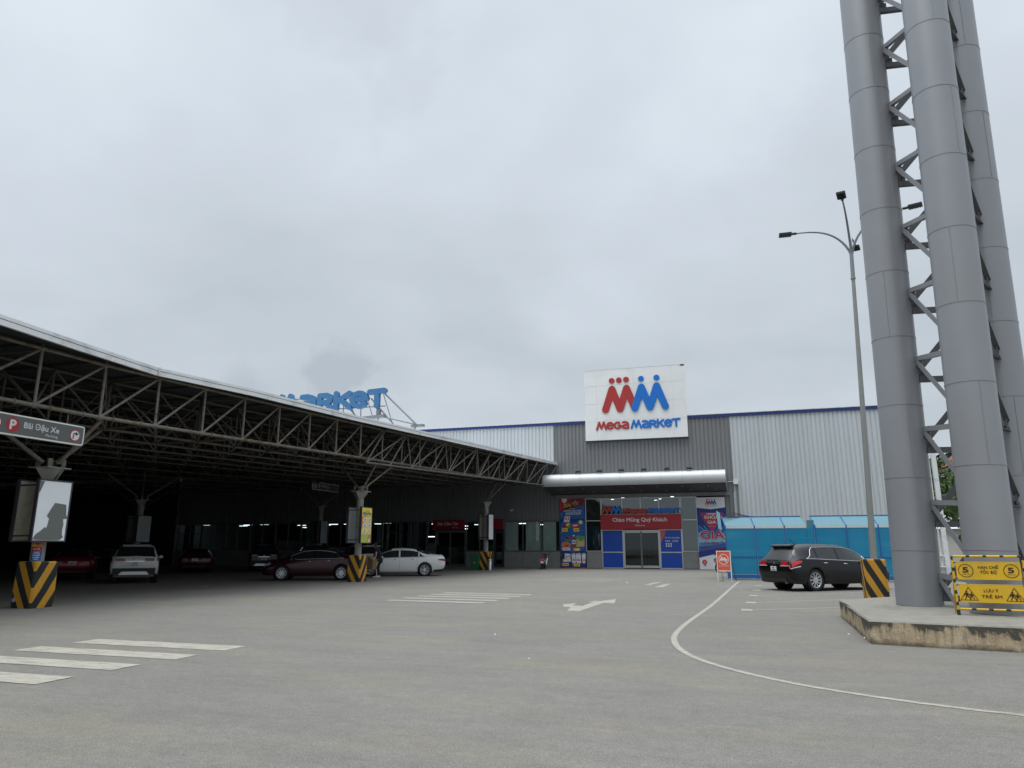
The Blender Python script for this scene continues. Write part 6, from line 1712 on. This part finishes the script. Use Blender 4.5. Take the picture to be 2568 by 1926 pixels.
# ================================================================== TREES BEYOND THE SITE
def make_tree(seed, h, r, mat, label):
    rr = random.Random(seed); tr_ = empty('tree', (0, 0, 0), 0, label, 'tree', 'trees beyond the car park')
    b = MB(); b.path([(0, 0, 0), (.1, .05, h * .25), (-.05, .1, h * .5), (.1, 0, h * .8)], [.22, .17, .12, .05], 8, 'bark'); cl = []
    for i in range(9):
        a = rr.uniform(0, 2 * PI); z = h * rr.uniform(.3, .75); e = Vector((math.cos(a) * r * rr.uniform(.4, .75), math.sin(a) * r * rr.uniform(.4, .75), z + h * rr.uniform(.05, .22)))
        b.tube((0, 0, z), e, .07, 5, 'bark', .02); cl.append((e, r * rr.uniform(.28, .48)))
    b.build('trunk', None, tr_)
    for i in range(14):
        a = rr.uniform(0, 2 * PI); q = math.sqrt(rr.random()) * r * .8; cl.append((Vector((math.cos(a) * q, math.sin(a) * q, h * rr.uniform(.3, .97) * (1 - .25 * q / r))), r * rr.uniform(.2, .4)))
    v = []; f = []
    for c, cr_ in cl:
        for i in range(170):
            d = Vector((rr.gauss(0, 1), rr.gauss(0, 1), rr.gauss(0, .75))).normalized() * cr_ * rr.uniform(.55, 1.08); p = c + d
            if p.z < h * .12: continue
            s_ = rr.uniform(.09, .19); u = Vector((rr.gauss(0, 1), rr.gauss(0, 1), rr.gauss(0, .6))).normalized(); w = u.orthogonal().normalized()
            w = (Matrix.Rotation(rr.uniform(0, 6.28), 3, u) @ w); u2 = u.cross(w); k = len(v)
            v += [p - w * s_, p + u2 * s_ * .5, p + w * s_, p - u2 * s_ * .5]; f.append((k, k + 1, k + 2, k + 3))
    m_ = MB(); m_.add(v, f, mat); m_.build('crown', None, tr_); return tr_
t1 = make_tree(1, 6.5, 2.9, 'foliage', ''); t2 = make_tree(2, 9, 3.8, 'foliage_dark', '')
tl = [(t1, (16.4, 55.5), 1.0, 'green tree nearest to the store corner, filling the gap between the tower pipes'), (t1, (20.2, 58), 1.25, 'green tree behind the tall middle pipe of the tower'), (t1, (17.6, 64), 1.35, 'green tree standing behind the white mast'), (t1, (25, 60), 1.3, 'green tree at the right edge behind the tower'),
      (t2, (22.5, 74), 1.0, 'darker tree further back behind the tower gap'), (t2, (28, 84), 1.1, 'dark tree at the foot of the wooded hill'), (t2, (34, 70), 1.1, 'dark tree far right behind the pipe tower')]
used = set()
for i, (src, p, s_, lab) in enumerate(tl):
    if src.name not in used: used.add(src.name); c = src
    else: c = copy_tree(src)
    c.location = (p[0], p[1], 0); c.rotation_euler = (0, 0, i * 1.3); c.scale = (s_, s_, s_); c['label'] = lab
# scrub covering the hill: one mass
rr = random.Random(11); v = []; f = []
def hillz(x, y): return 17 * math.exp(-((x - 62) / 42) ** 2) * math.exp(-((y - 165) / 42) ** 2) * 1.45 - 1.6
for i in range(900):
    x = rr.uniform(14, 62); y = rr.uniform(112, 172); z = hillz(x, y)
    if z < -.5: continue
    R_ = rr.uniform(1.2, 2.6)
    for k_ in range(26):
        d = Vector((rr.gauss(0, 1), rr.gauss(0, 1), abs(rr.gauss(0, .8)))).normalized() * R_; p = Vector((x, y, z)) + d; s_ = rr.uniform(.35, .75)
        u = Vector((rr.gauss(0, 1), rr.gauss(0, 1), rr.gauss(0, 1))).normalized(); w = u.orthogonal().normalized(); u2 = u.cross(w); k = len(v)
        v += [p - w * s_, p + u2 * s_ * .6, p + w * s_, p - u2 * s_ * .6]; f.append((k, k + 1, k + 2, k + 3))
m_ = MB(); m_.add(v, f, 'foliage_dark'); tag(m_.build('hillside_wood'), 'dense wood covering the far hillside', 'woodland', kind='stuff')
# low warehouse with pale roof and the red-roofed house on the hill
hs = wempty('hill_house', (31.5, 120, 8), 'house with a red tiled roof high on the wooded hill behind the tower', 'house')
def put_house(x, y, z, w, d, h, rh):
    b = MB(); b.box(x, x + w, y, y + d, z, z + h, 'plaster'); b.build('wall', None, hs)
    b = MB(); b.add([(x - .4, y - .4, z + h), (x + w + .4, y - .4, z + h), (x + w + .4, y + d + .4, z + h), (x - .4, y + d + .4, z + h), (x + w * .3, y + d / 2, z + h + rh), (x + w * .7, y + d / 2, z + h + rh)], [(0, 1, 5, 4), (1, 2, 5), (2, 3, 4, 5), (3, 0, 4)], 'roof_tile_red'); b.build('roof', None, hs)
    b = MB()
    for k in range(3): b.box(x + .8 + k * w / 3, x + 1.8 + k * w / 3, y - .03, y + .02, z + 1, z + h - .8, 'car_glass')
    b.build('window', None, hs)
put_house(28.6, 112, 8.9, 6, 6, 3.6, 2.4)
wh = wempty('warehouse', (24, 92, 0), 'low warehouse with a white sheet roof behind the trees at the right', 'building')
b = MB(); b.box(20, 44, 92, 104, 0, 3.6, 'plaster'); b.build('wall', None, wh)
b = MB(); b.add([(19.5, 91.5, 3.5), (44.5, 91.5, 3.5), (44.5, 98, 5.2), (19.5, 98, 5.2), (19.5, 104.5, 3.5), (44.5, 104.5, 3.5)], [(0, 1, 2, 3), (3, 2, 5, 4)], 'white_trim'); b.build('roof', None, wh)
wr = MB()
for z in (9.5, 9.8): wr.path([(8, 75, z), (20, 75, z - .5), (34, 75, z - .7), (48, 75, z - .5)], .02, 4)
tag(wr.build('overhead_wire', 'lamp_black'), 'thin overhead wires crossing the sky behind the tower', 'cable')
# bits of litter and grit on the asphalt
rr = random.Random(21)
for i, (x, y) in enumerate(((-2.86, 9.9), (-4.75, 31.7), (-19.6, 23.4), (1.9, 13.8), (1.72, 14.3), (-4.2, 12.4))):
    b = MB(); s_ = .008 + .006 * rr.random() + .0008 * y; pts = [(s_ * math.cos(a) * rr.uniform(.5, 1.2), s_ * math.sin(a) * rr.uniform(.5, 1.2), rr.uniform(0, .012)) for a in (0, 1, 2.1, 3, 4.2, 5.2)]
    b.add(pts + [(0, 0, .02)], [(k, (k + 1) % 6, 6) for k in range(6)], 'litter_white'); o = b.build('paper_scrap', None, None, (x, y, .005))
    tag(o, 'tiny scrap of white litter on the asphalt ' + ('in the foreground left of centre|straight before the entrance doors|under the canopy before the white crossover|beside the island|close by the left side of the island|in the open middle of the lot').split('|')[i], 'litter', 'scraps of litter on the asphalt')
